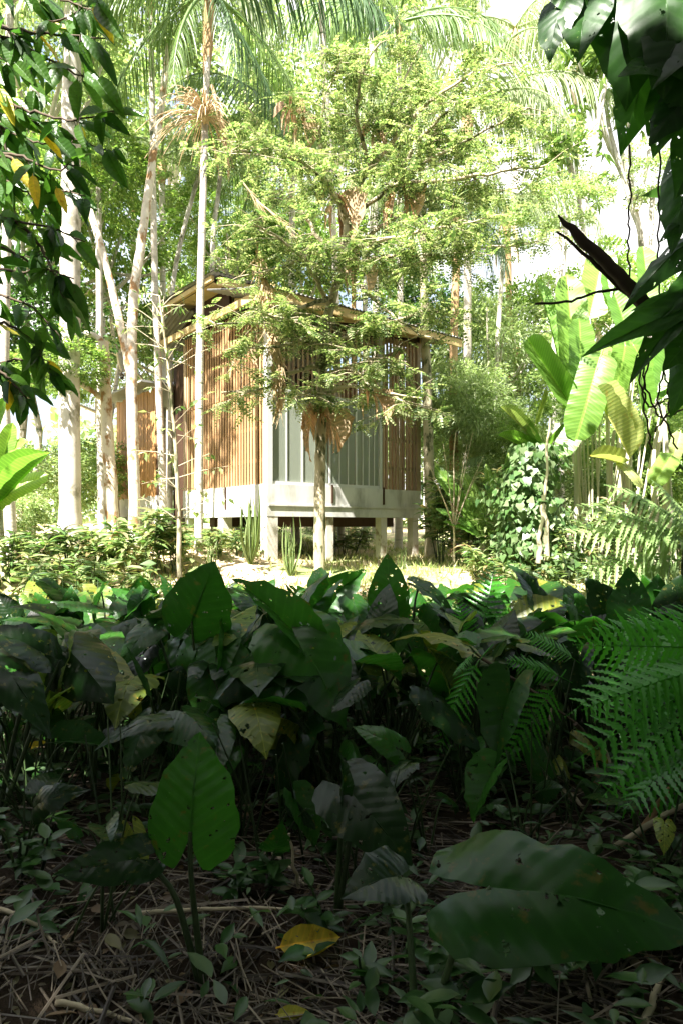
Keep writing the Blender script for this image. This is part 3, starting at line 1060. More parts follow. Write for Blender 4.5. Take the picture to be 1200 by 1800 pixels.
t = thing('pale_tree', 'slender white trunk forking in front of the boarded annex wall', 'tree', G(at(237, 930, 10.2).x, 10.2))
part('trunk', trunk_curve([t.location - Vector((0, 0, .3)), at(237, 900, 10.2), at(234, 760, 10.2), at(231, 640, 10.2), at(236, 500, 10.3), at(256, 380, 10.5), at(268, 280, 10.7), at(284, 190, 10.9), at(298, 80, 11)], .095, .055, 12, 36, .004, seed=8).mesh('trunk'), M_['bark_mottled'], t)
part('limb', trunk_curve([at(230, 660, 10.2), at(216, 590, 10.2), at(198, 510, 10.25), at(178, 430, 10.3), at(152, 350, 10.4), at(138, 300, 10.4)], .065, .05, 10, 20, .004, 1, 9).mesh('limb'), M_['bark_mottled'], t)
c = at(300, 20, 11)
part('crown', CROWNS['b2'][0], None, t, Matrix.Translation(c) @ Matrix.Diagonal((1.3, 1.3, 1.0, 1)), kind='stuff')

t = thing('thin_pale_tree', 'thin whitish trunk partly hidden by the mottled trunk', 'tree', G(at(180, 915, 11.6).x, 11.6))
part('trunk', trunk_curve([t.location - Vector((0, 0, .3)), at(179, 850, 11.6), at(177, 700, 11.6), at(175, 560, 11.6), at(174, 330, 11.6)], .075, .05, 10, 24, .003, seed=10).mesh('trunk'), M_['bark_white'], t)
c = at(178, 300, 11.6)
part('crown', CROWNS['a2'][0], None, t, Matrix.Translation(c) @ Matrix.Diagonal((1.0, 1.0, .8, 1)), kind='stuff')
o = MB().tube([G(at(188, 915, 11.3).x, 11.3, -.1), at(186, 860, 11.3), at(183, 780, 11.3)], .018, 8).mesh('pipe')
o.materials.append(M_['pipe'])
tagged(link(bpy.data.objects.new('pipe', o)), 'thin teal pipe upright against the mottled trunk', 'pipe')

# moss trunk at the corner of the cabin
t = thing('moss_tree', 'mossy brown trunk standing at the outer corner of the cabin', 'tree', G(at(757, 985, 11.2).x, 11.2))
part('trunk', trunk_curve([t.location - Vector((0, 0, .3)), at(756, 950, 11.2), at(753, 800, 11.2), at(748, 640, 11.2), at(744, 480, 11.2), at(742, 330, 11.2)], .10, .06, 12, 30, .004, seed=12).mesh('trunk'), M_['bark_moss'], t)
c = at(760, 300, 11.4)
part('crown', CROWNS['b2'][0], None, t, Matrix.Translation(c) @ Matrix.Diagonal((1.2, 1.2, .8, 1)), kind='stuff')

# bare pale poles further back
POLES = [('slim white pole trunk beyond the clearing between the pale bushes', [(872, 900), (868, 720), (876, 560), (884, 430)], 14, .06),
         ('pale dry trunk rising behind the big paddle leaves', [(985, 900), (978, 760), (975, 640), (985, 480), (990, 380)], 12, .10),
         ('pale trunk beside the vine near the frame of dark leaves', [(1150, 700), (1148, 560), (1142, 430), (1146, 330)], 13, .07),
         ('reddish slender trunk behind the palm with the flower spray', [(376, 560), (372, 430), (385, 330), (392, 270)], 12.5, .055),
         ('pale leaning trunk behind the palm with the flower spray', [(300, 520), (318, 420), (340, 340), (352, 300)], 13, .055),
         ('whitish upright trunk far behind the central tree', [(640, 520), (650, 400), (655, 300), (660, 200)], 18, .08),
         ('slim distant stem in the sky gap over the cabin', [(405, 520), (412, 440), (420, 350)], 19, .05)]
for (lb, pp, d, r_) in POLES:
    b = G(at(pp[0][0], pp[0][1], d).x, d)
    t = thing('bare_tree', lb, 'tree', b, 'slender trunks in the wood')
    part('trunk', trunk_curve([b - Vector((0, 0, .3))] + [at(x, y, d) for x, y in pp], r_, r_ * .75, 10, 26, .004, seed=int(pp[0][0])).mesh('trunk'), M_['bark_white'], t)
    c = at(pp[-1][0], pp[-1][1] - 20, d)
    part('crown', CROWNS['b2'][0], None, t, Matrix.Translation(c) @ Matrix.Diagonal((.9, .9, .7, 1)), kind='stuff')


# ------------------------------------------------------------------ palms
FR = {}
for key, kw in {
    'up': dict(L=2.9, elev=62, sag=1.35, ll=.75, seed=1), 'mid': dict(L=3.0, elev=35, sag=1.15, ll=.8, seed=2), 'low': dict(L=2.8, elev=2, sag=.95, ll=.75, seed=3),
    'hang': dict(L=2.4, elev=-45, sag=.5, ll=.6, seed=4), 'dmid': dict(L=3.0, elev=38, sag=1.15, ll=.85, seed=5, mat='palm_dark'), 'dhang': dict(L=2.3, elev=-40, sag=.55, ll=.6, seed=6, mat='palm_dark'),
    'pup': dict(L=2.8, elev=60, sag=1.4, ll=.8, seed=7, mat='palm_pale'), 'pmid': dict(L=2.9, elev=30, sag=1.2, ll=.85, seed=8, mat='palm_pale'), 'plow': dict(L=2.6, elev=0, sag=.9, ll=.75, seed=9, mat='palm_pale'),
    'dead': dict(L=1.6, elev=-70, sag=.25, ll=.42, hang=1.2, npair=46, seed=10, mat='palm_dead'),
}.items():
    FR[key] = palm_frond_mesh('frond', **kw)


def palm(label, crown, base, fronds, trunk_r=.07, bark='bark_palm', sc=1.0, shaft=None, group='palms in the wood'):
    t = thing('palm_tree', label, 'palm', base, group)
    mid = Vector(base).lerp(crown, .5) + Vector((random.uniform(-.1, .1), 0, 0))
    part('trunk', trunk_curve([Vector(base) - Vector((0, 0, .3)), base, mid, crown], trunk_r * 1.15, trunk_r * .8, 12, 30, .003, seed=int(crown.x * 10) % 99 + 3).mesh('trunk'), M_[bark], t)
    part('crownshaft', MB().tube([crown - Vector((0, 0, .7 * sc)), crown - Vector((0, 0, .3 * sc)), crown + Vector((0, 0, .12))], [trunk_r * 1.0, trunk_r * 1.5, trunk_r * .7], 10).mesh('crownshaft'), M_[shaft or 'fibre'], t)
    for (k, az) in fronds:
        M = Matrix.Translation(crown) @ Matrix.Rotation(R(-az), 4, 'Z') @ Matrix.Scale(sc * random.uniform(.92, 1.08), 4)
        part('frond', FR[k], None, t, M)
    return t


# azimuth: 0 = away from the camera, 90 = towards +x, -90 = towards -x, 180 = towards the camera
pc = at(368, -15, 9.3)
pb = G(at(350, 980, 9.0).x, 9.0)
p1 = thing('palm_tree', 'slim ringed palm with straw flower spray and arching hanging fronds', 'palm', pb)
part('trunk', trunk_curve([pb - Vector((0, 0, .3)), at(350, 940, 9), at(351, 700, 9), at(353, 500, 9.02), at(357, 360, 9.1), at(362, 180, 9.2), at(367, 60, 9.3)], .062, .043, 12, 44, .002, 1.2, 21).mesh('trunk'), M_['bark_palm'], p1)
part('crownshaft', MB().tube([at(363, 130, 9.25), at(366, 80, 9.3), at(367, 20, 9.3), at(368, -20, 9.3)], [.045, .075, .085, .05], 10).mesh('crownshaft'), M_['fibre'], p1)
for (k, az) in (('dmid', 80), ('dmid', 118), ('mid', -75), ('mid', -112), ('low', -140), ('dhang', 150), ('low', 40), ('up', -30), ('mid', 170), ('dhang', 60), ('low', -60), ('hang', -165)):
    part('frond', FR[k], None, p1, Matrix.Translation(pc) @ Matrix.Rotation(R(-az), 4, 'Z') @ Matrix.Scale(random.uniform(.9, 1.05), 4))
fl = MB()
fc = at(362, 205, 9.0)
for k in range(110):
    az = random.uniform(0, 6.28)
    el = random.uniform(-.2, 1.25)
    L = random.uniform(.42, .75)
    d = Vector((math.cos(az) * math.cos(el) - .28, math.sin(az) * math.cos(el), math.sin(el)))
    P = [fc + d * L * s + Vector((0, 0, -.62 * L * s * s * s)) for s in np.linspace(0, 1, 7)]
    fl.tube(P, [.010, .008, .008, .008, .007, .006, .003], 4, cap=False)
fl.tube([at(363, 215, 9.15), fc, fc + Vector((-.02, 0, .18))], [.03, .025, .01], 6)
part('flower_spray', fl.mesh('flower_spray'), M_['flower'], p1)
part('dead_frond', FR['dead'], None, p1, Matrix.Translation(at(372, 150, 9.2)) @ Matrix.Rotation(R(-100), 4, 'Z') @ Matrix.Scale(.8, 4))

palm('pale palm whose arching fronds hang over the sky gap', at(820, 190, 14), G(at(815, 900, 14).x, 14), [('pmid', 75), ('pmid', 110), ('pup', 60), ('plow', 95), ('pmid', 160), ('plow', -60), ('pmid', -100), ('pup', -20), ('plow', 30), ('plow', 140)], .09, 'bark_palm', 1.15)
palm('palm with dark fronds hanging straight down beside the roof corner', at(805, 350, 12.5), G(at(800, 900, 12.5).x, 12.5), [('dhang', 90), ('dhang', 60), ('dhang', 120), ('hang', -80), ('low', -110), ('dead', 20), ('pmid', 80), ('dhang', 170)], .085, 'fibre', .8)
palm('pale palm behind the white trunk pair with a fan of drooping fronds', at(285, 275, 15.5), G(at(285, 900, 15.5).x, 15.5), [('pmid', 80), ('pmid', -85), ('pup', 40), ('plow', -120), ('plow', 120), ('pmid', 160), ('pup', -50), ('plow', -170)], .08, 'bark_palm', .95)
palm('tall palm above the thick white trunk with pale curtain fronds', at(265, -40, 11.5), G(at(290, 900, 11.5).x, 11.5), [('pmid', -85), ('pmid', -110), ('plow', -140), ('pmid', 150), ('plow', 100), ('pup', -60), ('plow', -60), ('plow', 180), ('pmid', 75)], .06, 'bark_palm', 1.0)
palm('tall palm high over the central tree with dark leaning fronds', at(560, -90, 11.5), G(at(600, 900, 13.5).x, 13.5), [('dmid', 85), ('dmid', -80), ('mid', 110), ('dmid', 150), ('low', -140), ('low', 60), ('dhang', 100), ('dmid', -120), ('low', 175)], .06, 'bark_palm', 1.05)
palm('palm with long green fronds behind the central tree top', at(700, 40, 15), G(at(700, 900, 15).x, 15), [('mid', 80), ('mid', -85), ('low', 110), ('low', -120), ('mid', 170), ('pup', 30), ('hang', 140), ('hang', -150)], .07, 'bark_palm', 1.15)
palm('palm hidden in the crown centre showing blue-green hanging fronds', at(515, 230, 13), G(at(520, 900, 13.6).x, 13.6), [('dhang', 90), ('hang', -90), ('mid', 60), ('low', -60), ('dhang', 150), ('low', 170), ('mid', -130)], .07, 'bark_palm', 1.0)
palm('small pale palm beyond the clearing with a russet dead frond', at(890, 360, 17), G(at(890, 900, 17).x, 17), [('pmid', 85), ('plow', -90), ('dead', 120), ('dead', -100), ('plow', 160), ('pmid', 130), ('pup', -40)], .10, 'fibre', 1.0)
palm('grey-fronded palm low behind the moss trunk and clearing', at(910, 620, 16), G(at(905, 900, 16).x, 16), [('pmid', 80), ('plow', -90), ('plow', 130), ('dead', -130), ('plow', 170), ('pmid', -60), ('dead', 90)], .09, 'fibre', .8)
palm('young palm with stiff green fronds by the vine-covered mound', at(905, 850, 11.5), G(at(905, 960, 11.5).x, 11.5), [('mid', -60), ('up', 60), ('mid', 100), ('up', -110), ('mid', 170)], .05, 'fibre', .45)

palm('lofty pale palm past the central tree whose fronds brush the sky', at(650, -70, 18), G(at(660, 900, 18).x, 18), [('pmid', 80), ('pmid', -80), ('plow', 130), ('plow', -130), ('pup', 20), ('plow', 175), ('pmid', 150)], .08, 'bark_palm', 1.3)
palm('lofty pale palm between sky gap and arching fronds', at(905, 50, 19), G(at(900, 900, 19).x, 19), [('pmid', 75), ('pmid', -85), ('plow', 125), ('plow', -125), ('pup', -20), ('plow', 170)], .08, 'bark_palm', 1.2)
palm('pale palm low behind the slender white trunk', at(235, 330, 17), G(at(240, 900, 17).x, 17), [('plow', 80), ('pmid', -75), ('plow', 125), ('plow', -125), ('pup', 10), ('pmid', 170)], .08, 'bark_palm', 1.0)
palm('pale palm behind the cabin roof and the central trunk', at(620, 330, 19), G(at(620, 900, 19).x, 19), [('plow', 80), ('plow', -85), ('pmid', 125), ('hang', -125), ('pup', 10), ('plow', 170), ('hang', 100)], .08, 'fibre', 1.1)

# ------------------------------------------------------------------ central feathery tree
TRD = 8.8
cb = G(at(562, 1000, TRD).x, TRD)
ct = thing('feathery_tree', 'central tree with tiered feathery foliage and dead leaf clumps before the cabin', 'tree', cb)
main = [cb - Vector((0, 0, .3)), at(562, 990, TRD), at(562, 860, TRD), at(565, 720, TRD), at(568, 620, TRD), at(576, 550, TRD), at(592, 500, TRD), at(607, 440, TRD), at(612, 380, TRD + .1)]
part('trunk', trunk_curve(main, .082, .055, 12, 40, .004, 1.25, 31).mesh('trunk'), M_['bark_moss'], ct)
BR = [
    [(610, 400, 8.9), (590, 340, 8.8), (562, 270, 8.7), (560, 200, 8.6), (600, 110, 8.5)],
    [(612, 390, 8.9), (690, 325, 8.6), (760, 275, 8.3), (840, 235, 8.0), (930, 190, 7.8)],
    [(600, 470, 8.8), (660, 400, 9.0), (750, 350, 9.3), (850, 340, 9.4), (910, 330, 9.5)],
    [(580, 540, 8.8), (545, 470, 8.4), (500, 420, 8.1), (440, 390, 7.9)],
    [(570, 610, 8.8), (630, 585, 8.4), (700, 560, 8.1), (790, 540, 7.9)],
    [(568, 640, 8.8), (520, 650, 8.5), (450, 690, 8.2), (390, 690, 8.0)],
    [(567, 690, 8.8), (620, 675, 8.5), (670, 690, 8.3), (720, 715, 8.1)],
    [(612, 380, 8.9), (650, 290, 9.0), (690, 180, 9.1), (740, 80, 9.2)],
    [(588, 520, 8.8), (530, 540, 8.3), (450, 570, 7.9), (380, 570, 7.6)],
    [(600, 460, 8.8), (560, 420, 9.4), (500, 330, 9.7), (470, 240, 9.9), (430, 180, 10)],
    [(600, 470, 8.8), (670, 450, 8.4), (740, 450, 8.0), (800, 440, 7.7)],
    [(612, 385, 8.9), (560, 300, 8.2), (480, 260, 7.8), (400, 270, 7.6)],
    [(640, 310, 9.0), (730, 200, 8.7), (820, 130, 8.5), (900, 110, 8.3)],
    [(580, 560, 8.8), (610, 620, 8.5), (660, 630, 8.3), (700, 640, 8.2)],
    [(572, 600, 8.8), (540, 600, 8.4), (490, 610, 8.1), (430, 610, 7.9)],
    [(690, 325, 8.6), (760, 320, 8.2), (840, 310, 7.9), (960, 290, 7.7)],
    [(575, 560, 8.8), (540, 570, 8.3), (490, 560, 8.0), (440, 540, 7.8)],
    [(600, 470, 8.8), (650, 520, 8.5), (720, 580, 8.2), (770, 600, 8.0)],
    [(605, 440, 8.8), (680, 420, 8.2), (760, 400, 7.8), (830, 390, 7.6)],
    [(650, 290, 9.0), (620, 200, 8.6), (640, 110, 8.4), (680, 60, 8.3)],
    [(690, 325, 8.6), (730, 250, 8.4), (800, 180, 8.2), (860, 160, 8.0)],
    [(605, 440, 8.8), (560, 440, 8.4), (500, 470, 8.2), (450, 480, 8.0)],
    [(565, 690, 8.8), (540, 690, 8.5), (515, 700, 8.3)],
    [(572, 600, 8.8), (620, 650, 8.4), (660, 690, 8.2), (740, 700, 8.0)],
    [(600, 470, 8.8), (700, 480, 9.2), (820, 430, 9.4), (900, 440, 9.5), (960, 420, 9.6)],
]
fol = MB()
tw = MB()
for k, b in enumerate(BR):
    P = poly([at(*q) for q in b], 16, .012, 40 + k)
    part('limb', MB().tube(P, np.linspace(.034, .010, 16), 7).mesh('limb'), M_['bark_moss' if k % 3 else 'twig_pale'], ct)
    # side twigs carry the compound leaves in flat layers
    low = at(*b[-1]).z < 4.6
    for m in range(15 if low else 29):
        i0 = rng.integers(4, 16)
        s = P[min(15, i0)]
        az = rng.uniform(0, 6.28)
        L = rng.uniform(.25, .75)
        e = s + np.array((math.cos(az) * L, math.sin(az) * L, rng.uniform(-.22, .2)))
        tw.tube([s, (s + e) / 2 + np.array((0, 0, .03)), e], [.007, .005, .002], 4, cap=False)
        nl = rng.integers(9, 15)
        f = rng.uniform(.2, 1.05, nl)[:, None]
        p = s + (e - s) * f
        d = norm(e - s) * .5 + norm(rng.normal(size=(nl, 3)) * np.array((1, 1, .35))) + np.array((0, 0, -.12))
        fol.scatter(T_PIN, frames(d, np.array((0, 0, 1.0)) + rng.normal(0, .28, (nl, 3)), rng.uniform(.13, .25, nl)), p)
fm = fol.mesh('foliage', False)
part('foliage', fm, M_['feather'], ct, kind='stuff')
part('twigs', tw.mesh('twigs'), M_['twig_pale'], ct, kind='stuff')

DRY = [blade_mesh('dead_leaf', w_ellip, 10, 6, droop=.45, fold=.35, wave=.04, curl=.6), blade_mesh('dead_leaf', w_ellip, 10, 6, droop=.25, fold=.6, wave=.05, curl=-.5, twist=1.0)]
for m in DRY:
    m.materials.append(M_['dead_leaf'])


def dead_clump(label, c, nleaf, size, on):
    t = thing('dead_leaf_clump', label, 'dead leaves', c, 'dead leaf clumps caught in the trees')
    for k in range(nleaf):
        az = random.uniform(0, 6.28)
        d = Vector((math.cos(az) * .8, math.sin(az) * .8, -1.1 + random.uniform(-.3, .8)))
        b = c + Vector((math.cos(az) * .07, math.sin(az) * .07, random.uniform(-.05, .09)))
        part('leaf', DRY[k % 2], None, t, place(b, b + d * size * random.uniform(.6, 1.1), (math.cos(az), math.sin(az), .6), random.uniform(.25, .55)))
    return t


dead_clump('tan dead leaves wrapped round the central trunk before the screen', at(562, 724, 8.72), 30, .36, ct)
dead_clump('single brown pod-like clump hanging before the slatted bay', at(650, 690, 8.3), 6, .30, ct)
dead_clump('brown dead clump high among bright leaves at the crown centre', at(515, 195, 8.6), 10, .34, ct)
dead_clump('pale dead clump on the upper limb of the central tree', at(655, 230, 8.9), 8, .33, ct)
dead_clump('dark tangled clump where the central trunk forks', at(590, 345, 8.8), 14, .42, ct)
dead_clump('pale dead clump below the long pale limb', at(700, 335, 8.6), 9, .36, ct)
dead_clump('dead brown clump against the slatted wall', at(425, 620, 8.5), 6, .26, ct)
dead_clump('pale shredded clump left of the moss trunk under the roof edge'.replace('left of', 'beside'), at(512, 575, 8.6), 7, .22, ct)
dead_clump('shaggy dead clump beside the dark fork above the roof', at(630, 450, 8.7), 9, .34, ct)

# long dead frond hanging beside the house corner
t = thing('dead_frond', 'long tan dead palm frond hanging in front of the cabin corner', 'dead frond', at(455, 430, 8.3))
df = MB()
P = poly([at(452, 425, 8.3), at(462, 470, 8.3), at(472, 540, 8.25), at(485, 600, 8.2), at(494, 660, 8.2), at(498, 700, 8.2)], 22)
df.tube(P, np.linspace(.016, .005, 22), 6)
V, Q = [], []
for k in range(190):
    s = P[rng.integers(1, 21)] + rng.normal(0, .014, 3)
    d = np.array((rng.normal(0, .2), rng.normal(0, .12), -1))
    L = rng.uniform(.2, .5)
    w = rng.uniform(.004, .012)
    a = np.array((1, 0, 0)) * w
    m = s + d * L * .5 + rng.normal(0, .02, 3)
    e = s + d * L + rng.normal(0, .03, 3)
    b = len(V)
    V += [s - a, s + a, m - a, m + a, e - a * .2, e + a * .2]
    Q += [(b, b + 1, b + 3, b + 2), (b + 2, b + 3, b + 5, b + 4)]
df.add(V, Q)
part('frond', df.mesh('frond'), M_['palm_dead'], t)

# second dead frond slanting across the sky gap
t = thing('dead_frond', 'dead tan frond slanting over the cabin ridge under the flower spray', 'dead frond', at(430, 320, 9.2))
df = MB()
P = poly([at(425, 318, 9.2), at(450, 350, 9.2), at(478, 375, 9.2), at(508, 402, 9.2)], 16)
df.tube(P, np.linspace(.014, .004, 16), 6)
V, Q = [], []
for k in range(46):
    i0 = rng.integers(2, 15)
    s = P[i0]
    d = norm(P[i0] - P[i0 - 1]) + rng.normal(0, .22, 3) + np.array((0, 0, -.15))
    L = rng.uniform(.12, .3)
    a = np.array((.004, 0, .004))
    b = len(V)
    e = s + d * L
    V += [s - a, s + a, e + a * .2, e - a * .2]
    Q += [(b, b + 1, b + 2, b + 3)]
df.add(V, Q)
part('frond', df.mesh('frond'), M_['palm_dead'], t)

# thin sapling in front of the slats
b = G(at(316, 1000, 7.9).x, 7.9)
t = thing('sapling', 'thin dark sapling with sparse compound leaves before the slatted wall', 'tree', b)
P = poly([b - Vector((0, 0, .2)), at(316, 950, 7.9), at(313, 860, 7.9), at(307, 760, 7.9), at(300, 690, 7.9), at(294, 620, 7.9), at(285, 560, 7.9), at(281, 520, 7.9)], 30, .003)
part('trunk', MB().tube(P, np.linspace(.034, .012, 30), 8).mesh('trunk'), M_['bark_moss'], t)
tw, fo = MB(), MB()
for k in range(46):
    i0 = rng.integers(8, 30)
    s = P[i0]
    az = rng.uniform(0, 6.28)
    L = rng.uniform(.25, .7)
    e = s + np.array((math.cos(az) * L, math.sin(az) * L * .7, rng.uniform(-.1, .4)))
    tw.tube([s, (s + e) / 2 + np.array((0, 0, .02)), e], [.006, .004, .002], 4, cap=False)
    nl = rng.integers(3, 7)
    p = s + (e - s) * rng.uniform(.5, 1.05, nl)[:, None]
    d = norm(e - s) * .6 + unit(nl) + np.array((0, 0, -.35))
    if i0 > 20:
        fo.scatter(T_SLIM, frames(d, unit(nl) * .5 + np.array((0, 0, 1)), rng.uniform(.08, .15, nl)), p)
    else:
        fo.scatter(T_FOLD, frames(d, unit(nl) * .5 + np.array((0, 0, 1)), rng.uniform(.07, .13, nl)), p)
part('twigs', tw.mesh('twigs'), M_['twig_pale'], t, kind='stuff')
part('foliage', fo.mesh('foliage'), M_['feather'], t, kind='stuff')

# white branching tree with drooping star leaves, in the sky gap
T_STAR = []
SV, ST = [], []
for k in range(9):
    a = k / 9 * 6.283
    d = np.array((math.cos(a), math.sin(a), 0))
    s = np.array((-d[1], d[0], 0))
    b = len(SV)
    SV += [(0, 0, 0), d * .45 + s * .085 + np.array((0, 0, .05)), d + np.array((0, 0, -.35)), d * .45 - s * .085 + np.array((0, 0, .05))]
    ST += [(b, b + 3, b + 2), (b, b + 2, b + 1)]
T_STAR = (np.array(SV), [], ST)
for lab, base, limbs in (
    ('white branching tree spreading in the sky gap with star-shaped leaf clusters', (1130, 520, 13.5), [
        [(1138, 560), (1128, 420), (1112, 350), (1085, 290), (1062, 240), (1050, 190), (1046, 120)],
        [(1112, 350), (1108, 300), (1105, 240), (1108, 170), (1112, 110)],
        [(1128, 420), (1100, 330), (1072, 240), (1060, 150), (1072, 60)],
        [(1118, 370), (1135, 300), (1145, 230), (1150, 160)],
        [(1085, 290), (1060, 235), (1030, 150), (1010, 90)],
        [(1100, 320), (1090, 250), (1094, 150)]]),
    ('thin white forked tree in front of the white sky beside the sky gap tree', (1020, 560, 13), [
        [(1030, 560), (1022, 380), (1012, 320), (1000, 285), (985, 250)],
        [(1022, 380), (1040, 300), (1052, 210), (1058, 170), (1066, 90)],
        [(1050, 220), (1062, 150), (1084, 30)],
        [(1016, 340), (1000, 300), (992, 270), (975, 255)]])):
    d = base[2]
    b = G(at(base[0], base[1], d).x, d)
    t = thing('branching_tree', lab, 'tree', b)
    part('trunk', trunk_curve([b - Vector((0, 0, .2)), at(base[0] + 4, 760, d), at(*limbs[0][0], d)], .10, .085, 10, 20, .003, 1.2, 61).mesh('trunk'), M_['bark_white'], t)
    st = MB()
    for k, l in enumerate(limbs):
        dd = [d + .25 * math.sin(k * 2 + i) * (i > 0) for i in range(len(l))]
        P = poly([at(x, y, q) for (x, y), q in zip(l, dd)], 18, .008, k)
        part('limb', MB().tube(P, np.linspace(.075 if k == 0 else .055, .028, 18), 8).mesh('limb'), M_['bark_white'], t)
        p = P[-1] + rng.normal(0, .16, (8, 3))
        p = np.vstack([p, P[12:13] + rng.normal(0, .3, (3, 3))])
        st.scatter(T_STAR, frames(unit(len(p)), np.array((0, -.3, 1.0)) + rng.normal(0, .4, (len(p), 3)), rng.uniform(.25, .42, len(p))), p)
    sm = st.mesh('foliage', False)
    part('foliage', sm, M_['crown_a'], t, kind='stuff')

# ------------------------------------------------------------------ paddle-leaf clump (banana-like)
BAN = [blade_mesh('paddle_leaf', w_banana, 26, 8, droop=.10, fold=.16, wave=.010, wave_n=7),
       blade_mesh('paddle_leaf', w_banana, 26, 8, droop=.32, fold=.10, wave=.014, wave_n=9, curl=.3),
       blade_mesh('paddle_leaf', w_banana, 26, 8, droop=.14, fold=.9, wave=.012, wave_n=6)]
BAN_D = [m.copy() for m in BAN]
for m in BAN:
    m.materials.append(M_['banana'])
for m in BAN_D:
    m.materials.append(M_['banana_dry'])
LV = [  # base px,py,d  tip px,py,d  width, mesh, dry, normal
    (1010, 692, 9.0, 1000, 472, 9.2, 1.05, 0, 0, (-.1, -1, .25)),
    (985, 655, 9.4, 955, 482, 9.6, .7, 0, 0, (.6, -1, .2)),
    (1036, 560, 9.5, 1062, 432, 9.7, 1.7, 0, 0, (-.2, -1, .3)),
    (1112, 625, 9.3, 1072, 468, 9.5, 1.35, 0, 0, (.1, -1, .3)),
    (1138, 560, 9.8, 1137, 425, 10.0, 1.3, 0, 0, (.1, -1, .2)),
    (1110, 540, 10.2, 1098, 470, 10.3, 2.2, 0, 0, (.1, -1, .2)),
    (1018, 668, 8.9, 1022, 556, 8.9, 1.9, 0, 0, (.15, -1, .3)),
    (1056, 622, 8.7, 1018, 748, 8.3, 1.75, 1, 0, (-.2, -1, .45)),
    (1098, 606, 8.9, 1088, 690, 8.7, 2.0, 1, 0, (.1, -1, .3)),
    (1112, 606, 9.0, 1152, 668, 8.8, 1.6, 1, 0, (.2, -1, .4)),
    (1116, 652, 8.8, 1134, 722, 8.7, 1.4, 2, 0, (.2, -1, .3)),
    (1040, 690, 8.7, 1118, 795, 8.4, .75, 2, 1, (.4, -1, .5)),
    (1003, 715, 9.0, 925, 590, 9.2, 1.1, 2, 0, (-.5, -1, .3)),
    (1030, 730, 8.8, 985, 782, 8.5, 1.9, 1, 0, (-.2, -1, .8)),
    (1090, 815, 8.7, 1042, 796, 8.5, 1.4, 2, 1, (0, -1, .7)),
    (1085, 812, 8.7, 1132, 842, 8.4, 1.5, 1, 1, (.1, -1, .7)),
    (1180, 800, 8.9, 1155, 838, 8.6, 2.2, 1, 0, (-.1, -1, .5)),
    (1195, 760, 9.0, 1180, 820, 8.8, 1.5, 1, 1, (-.1, -1, .5)),
    (1165, 700, 9.2, 1185, 560, 9.4, 1.5, 0, 0, (-.1, -1, .3)),
    (1150, 690, 9.2, 1160, 600, 9.4, 1.6, 0, 0, (-.2, -1, .3)),
    (1070, 700, 9.3, 1060, 600, 9.5, 1.9, 0, 0, (.1, -1, .3)),
    (1000, 720, 9.0, 990, 660, 9.0, 1.5, 1, 0, (-.1, -1, .6)),
]
b = G(at(1060, 930, 9.2).x, 9.2)
t = thing('paddle_leaf_plant', 'huge upright paddle-leaved clump with pale stems beyond the dark broken branch', 'plant', b)
for k, (bx, by, bd, tx, ty, td, w, mi, dry, nr) in enumerate(LV):
    B, Tp = at(bx, by, bd), at(tx, ty, td)
    o = part('leaf', (BAN_D if dry else BAN)[mi], None, t, place(B, Tp, nr, w), label='yellowed curling leaf' if dry else None)
    root = Vector((b.x + (B.x - b.x) * .45, b.y, float(gz(b.x, b.y)) + .05))
    part('stalk', MB().tube(poly([root, root.lerp(B, .6) + Vector((0, 0, .08)), B], 10), np.linspace(.018, .010, 10), 7).mesh('stalk'), M_['dry_stem'], t)
for x in (1010, 1018, 1070, 1078, 1088, 1100, 1150, 1158, 1166, 1175):
    q = G(at(x, 900, 9.1).x, 9.1 + random.uniform(-.2, .2))
    part('stem', MB().tube(poly([q - Vector((0, 0, .1)), at(x + random.uniform(-6, 6), 800, q.y), at(x + random.uniform(-10, 10), random.uniform(700, 760), q.y)], 12), np.linspace(.05, .022, 12), 8).mesh('stem'), M_['dry_stem'], t)

# paddle leaves at the other edge of the clearing, beside the thick white trunk
b = G(at(10, 930, 8.2).x, 8.2)
t = thing('paddle_leaf_plant', 'few broad paddle leaves leaning in below the shade spray', 'plant', b)
for (bx, by, tx, ty, w, mi, nr) in ((-20, 900, 52, 822, 1.6, 1, (-.2, -1, .6)), (-25, 830, 40, 770, 1.3, 0, (-.2, -1, .8)), (-10, 870, 20, 745, 1.0, 0, (.4, -1, .3)), (-15, 905, 70, 790, .7, 2, (0, -1, .7)), (-10, 760, 6, 700, 1.2, 0, (.2, -1, .2))):
    B, Tp = at(bx, by, 8.2), at(tx, ty, 8.0)
    part('leaf', BAN[mi], None, t, place(B, Tp, nr, w))
    part('stalk', MB().tube(poly([b, b.lerp(B, .5) + Vector((0, 0, .1)), B], 8), np.linspace(.035, .014, 8), 6).mesh('stalk'), M_['dry_stem'], t)

# long-leaved ginger plants beside the clearing
b = G(at(880, 960, 9.6).x, 9.6)
t = thing('long_leaf_plant', 'arching long-leaved plant at the clearing edge with pale streaked blades', 'plant', b)
for (tx, ty, w) in ((770, 825, .8), (800, 850, .8), (822, 835, .9), (800, 900, .8), (845, 870, .7), (930, 840, .8), (790, 880, .8), (860, 820, .6), (905, 800, .6)):
    Tp = at(tx, ty, 9.3)
    B = b.lerp(Tp, .30) + Vector((0, 0, .12))
    part('leaf', BAN[1], None, t, place(B, Tp, (Tp.x - b.x, -.6, 1.2), w))
    part('stalk', MB().tube([b, b.lerp(B, .5), B], [.016, .012, .008], 6).mesh('stalk'), M_['petiole'], t)

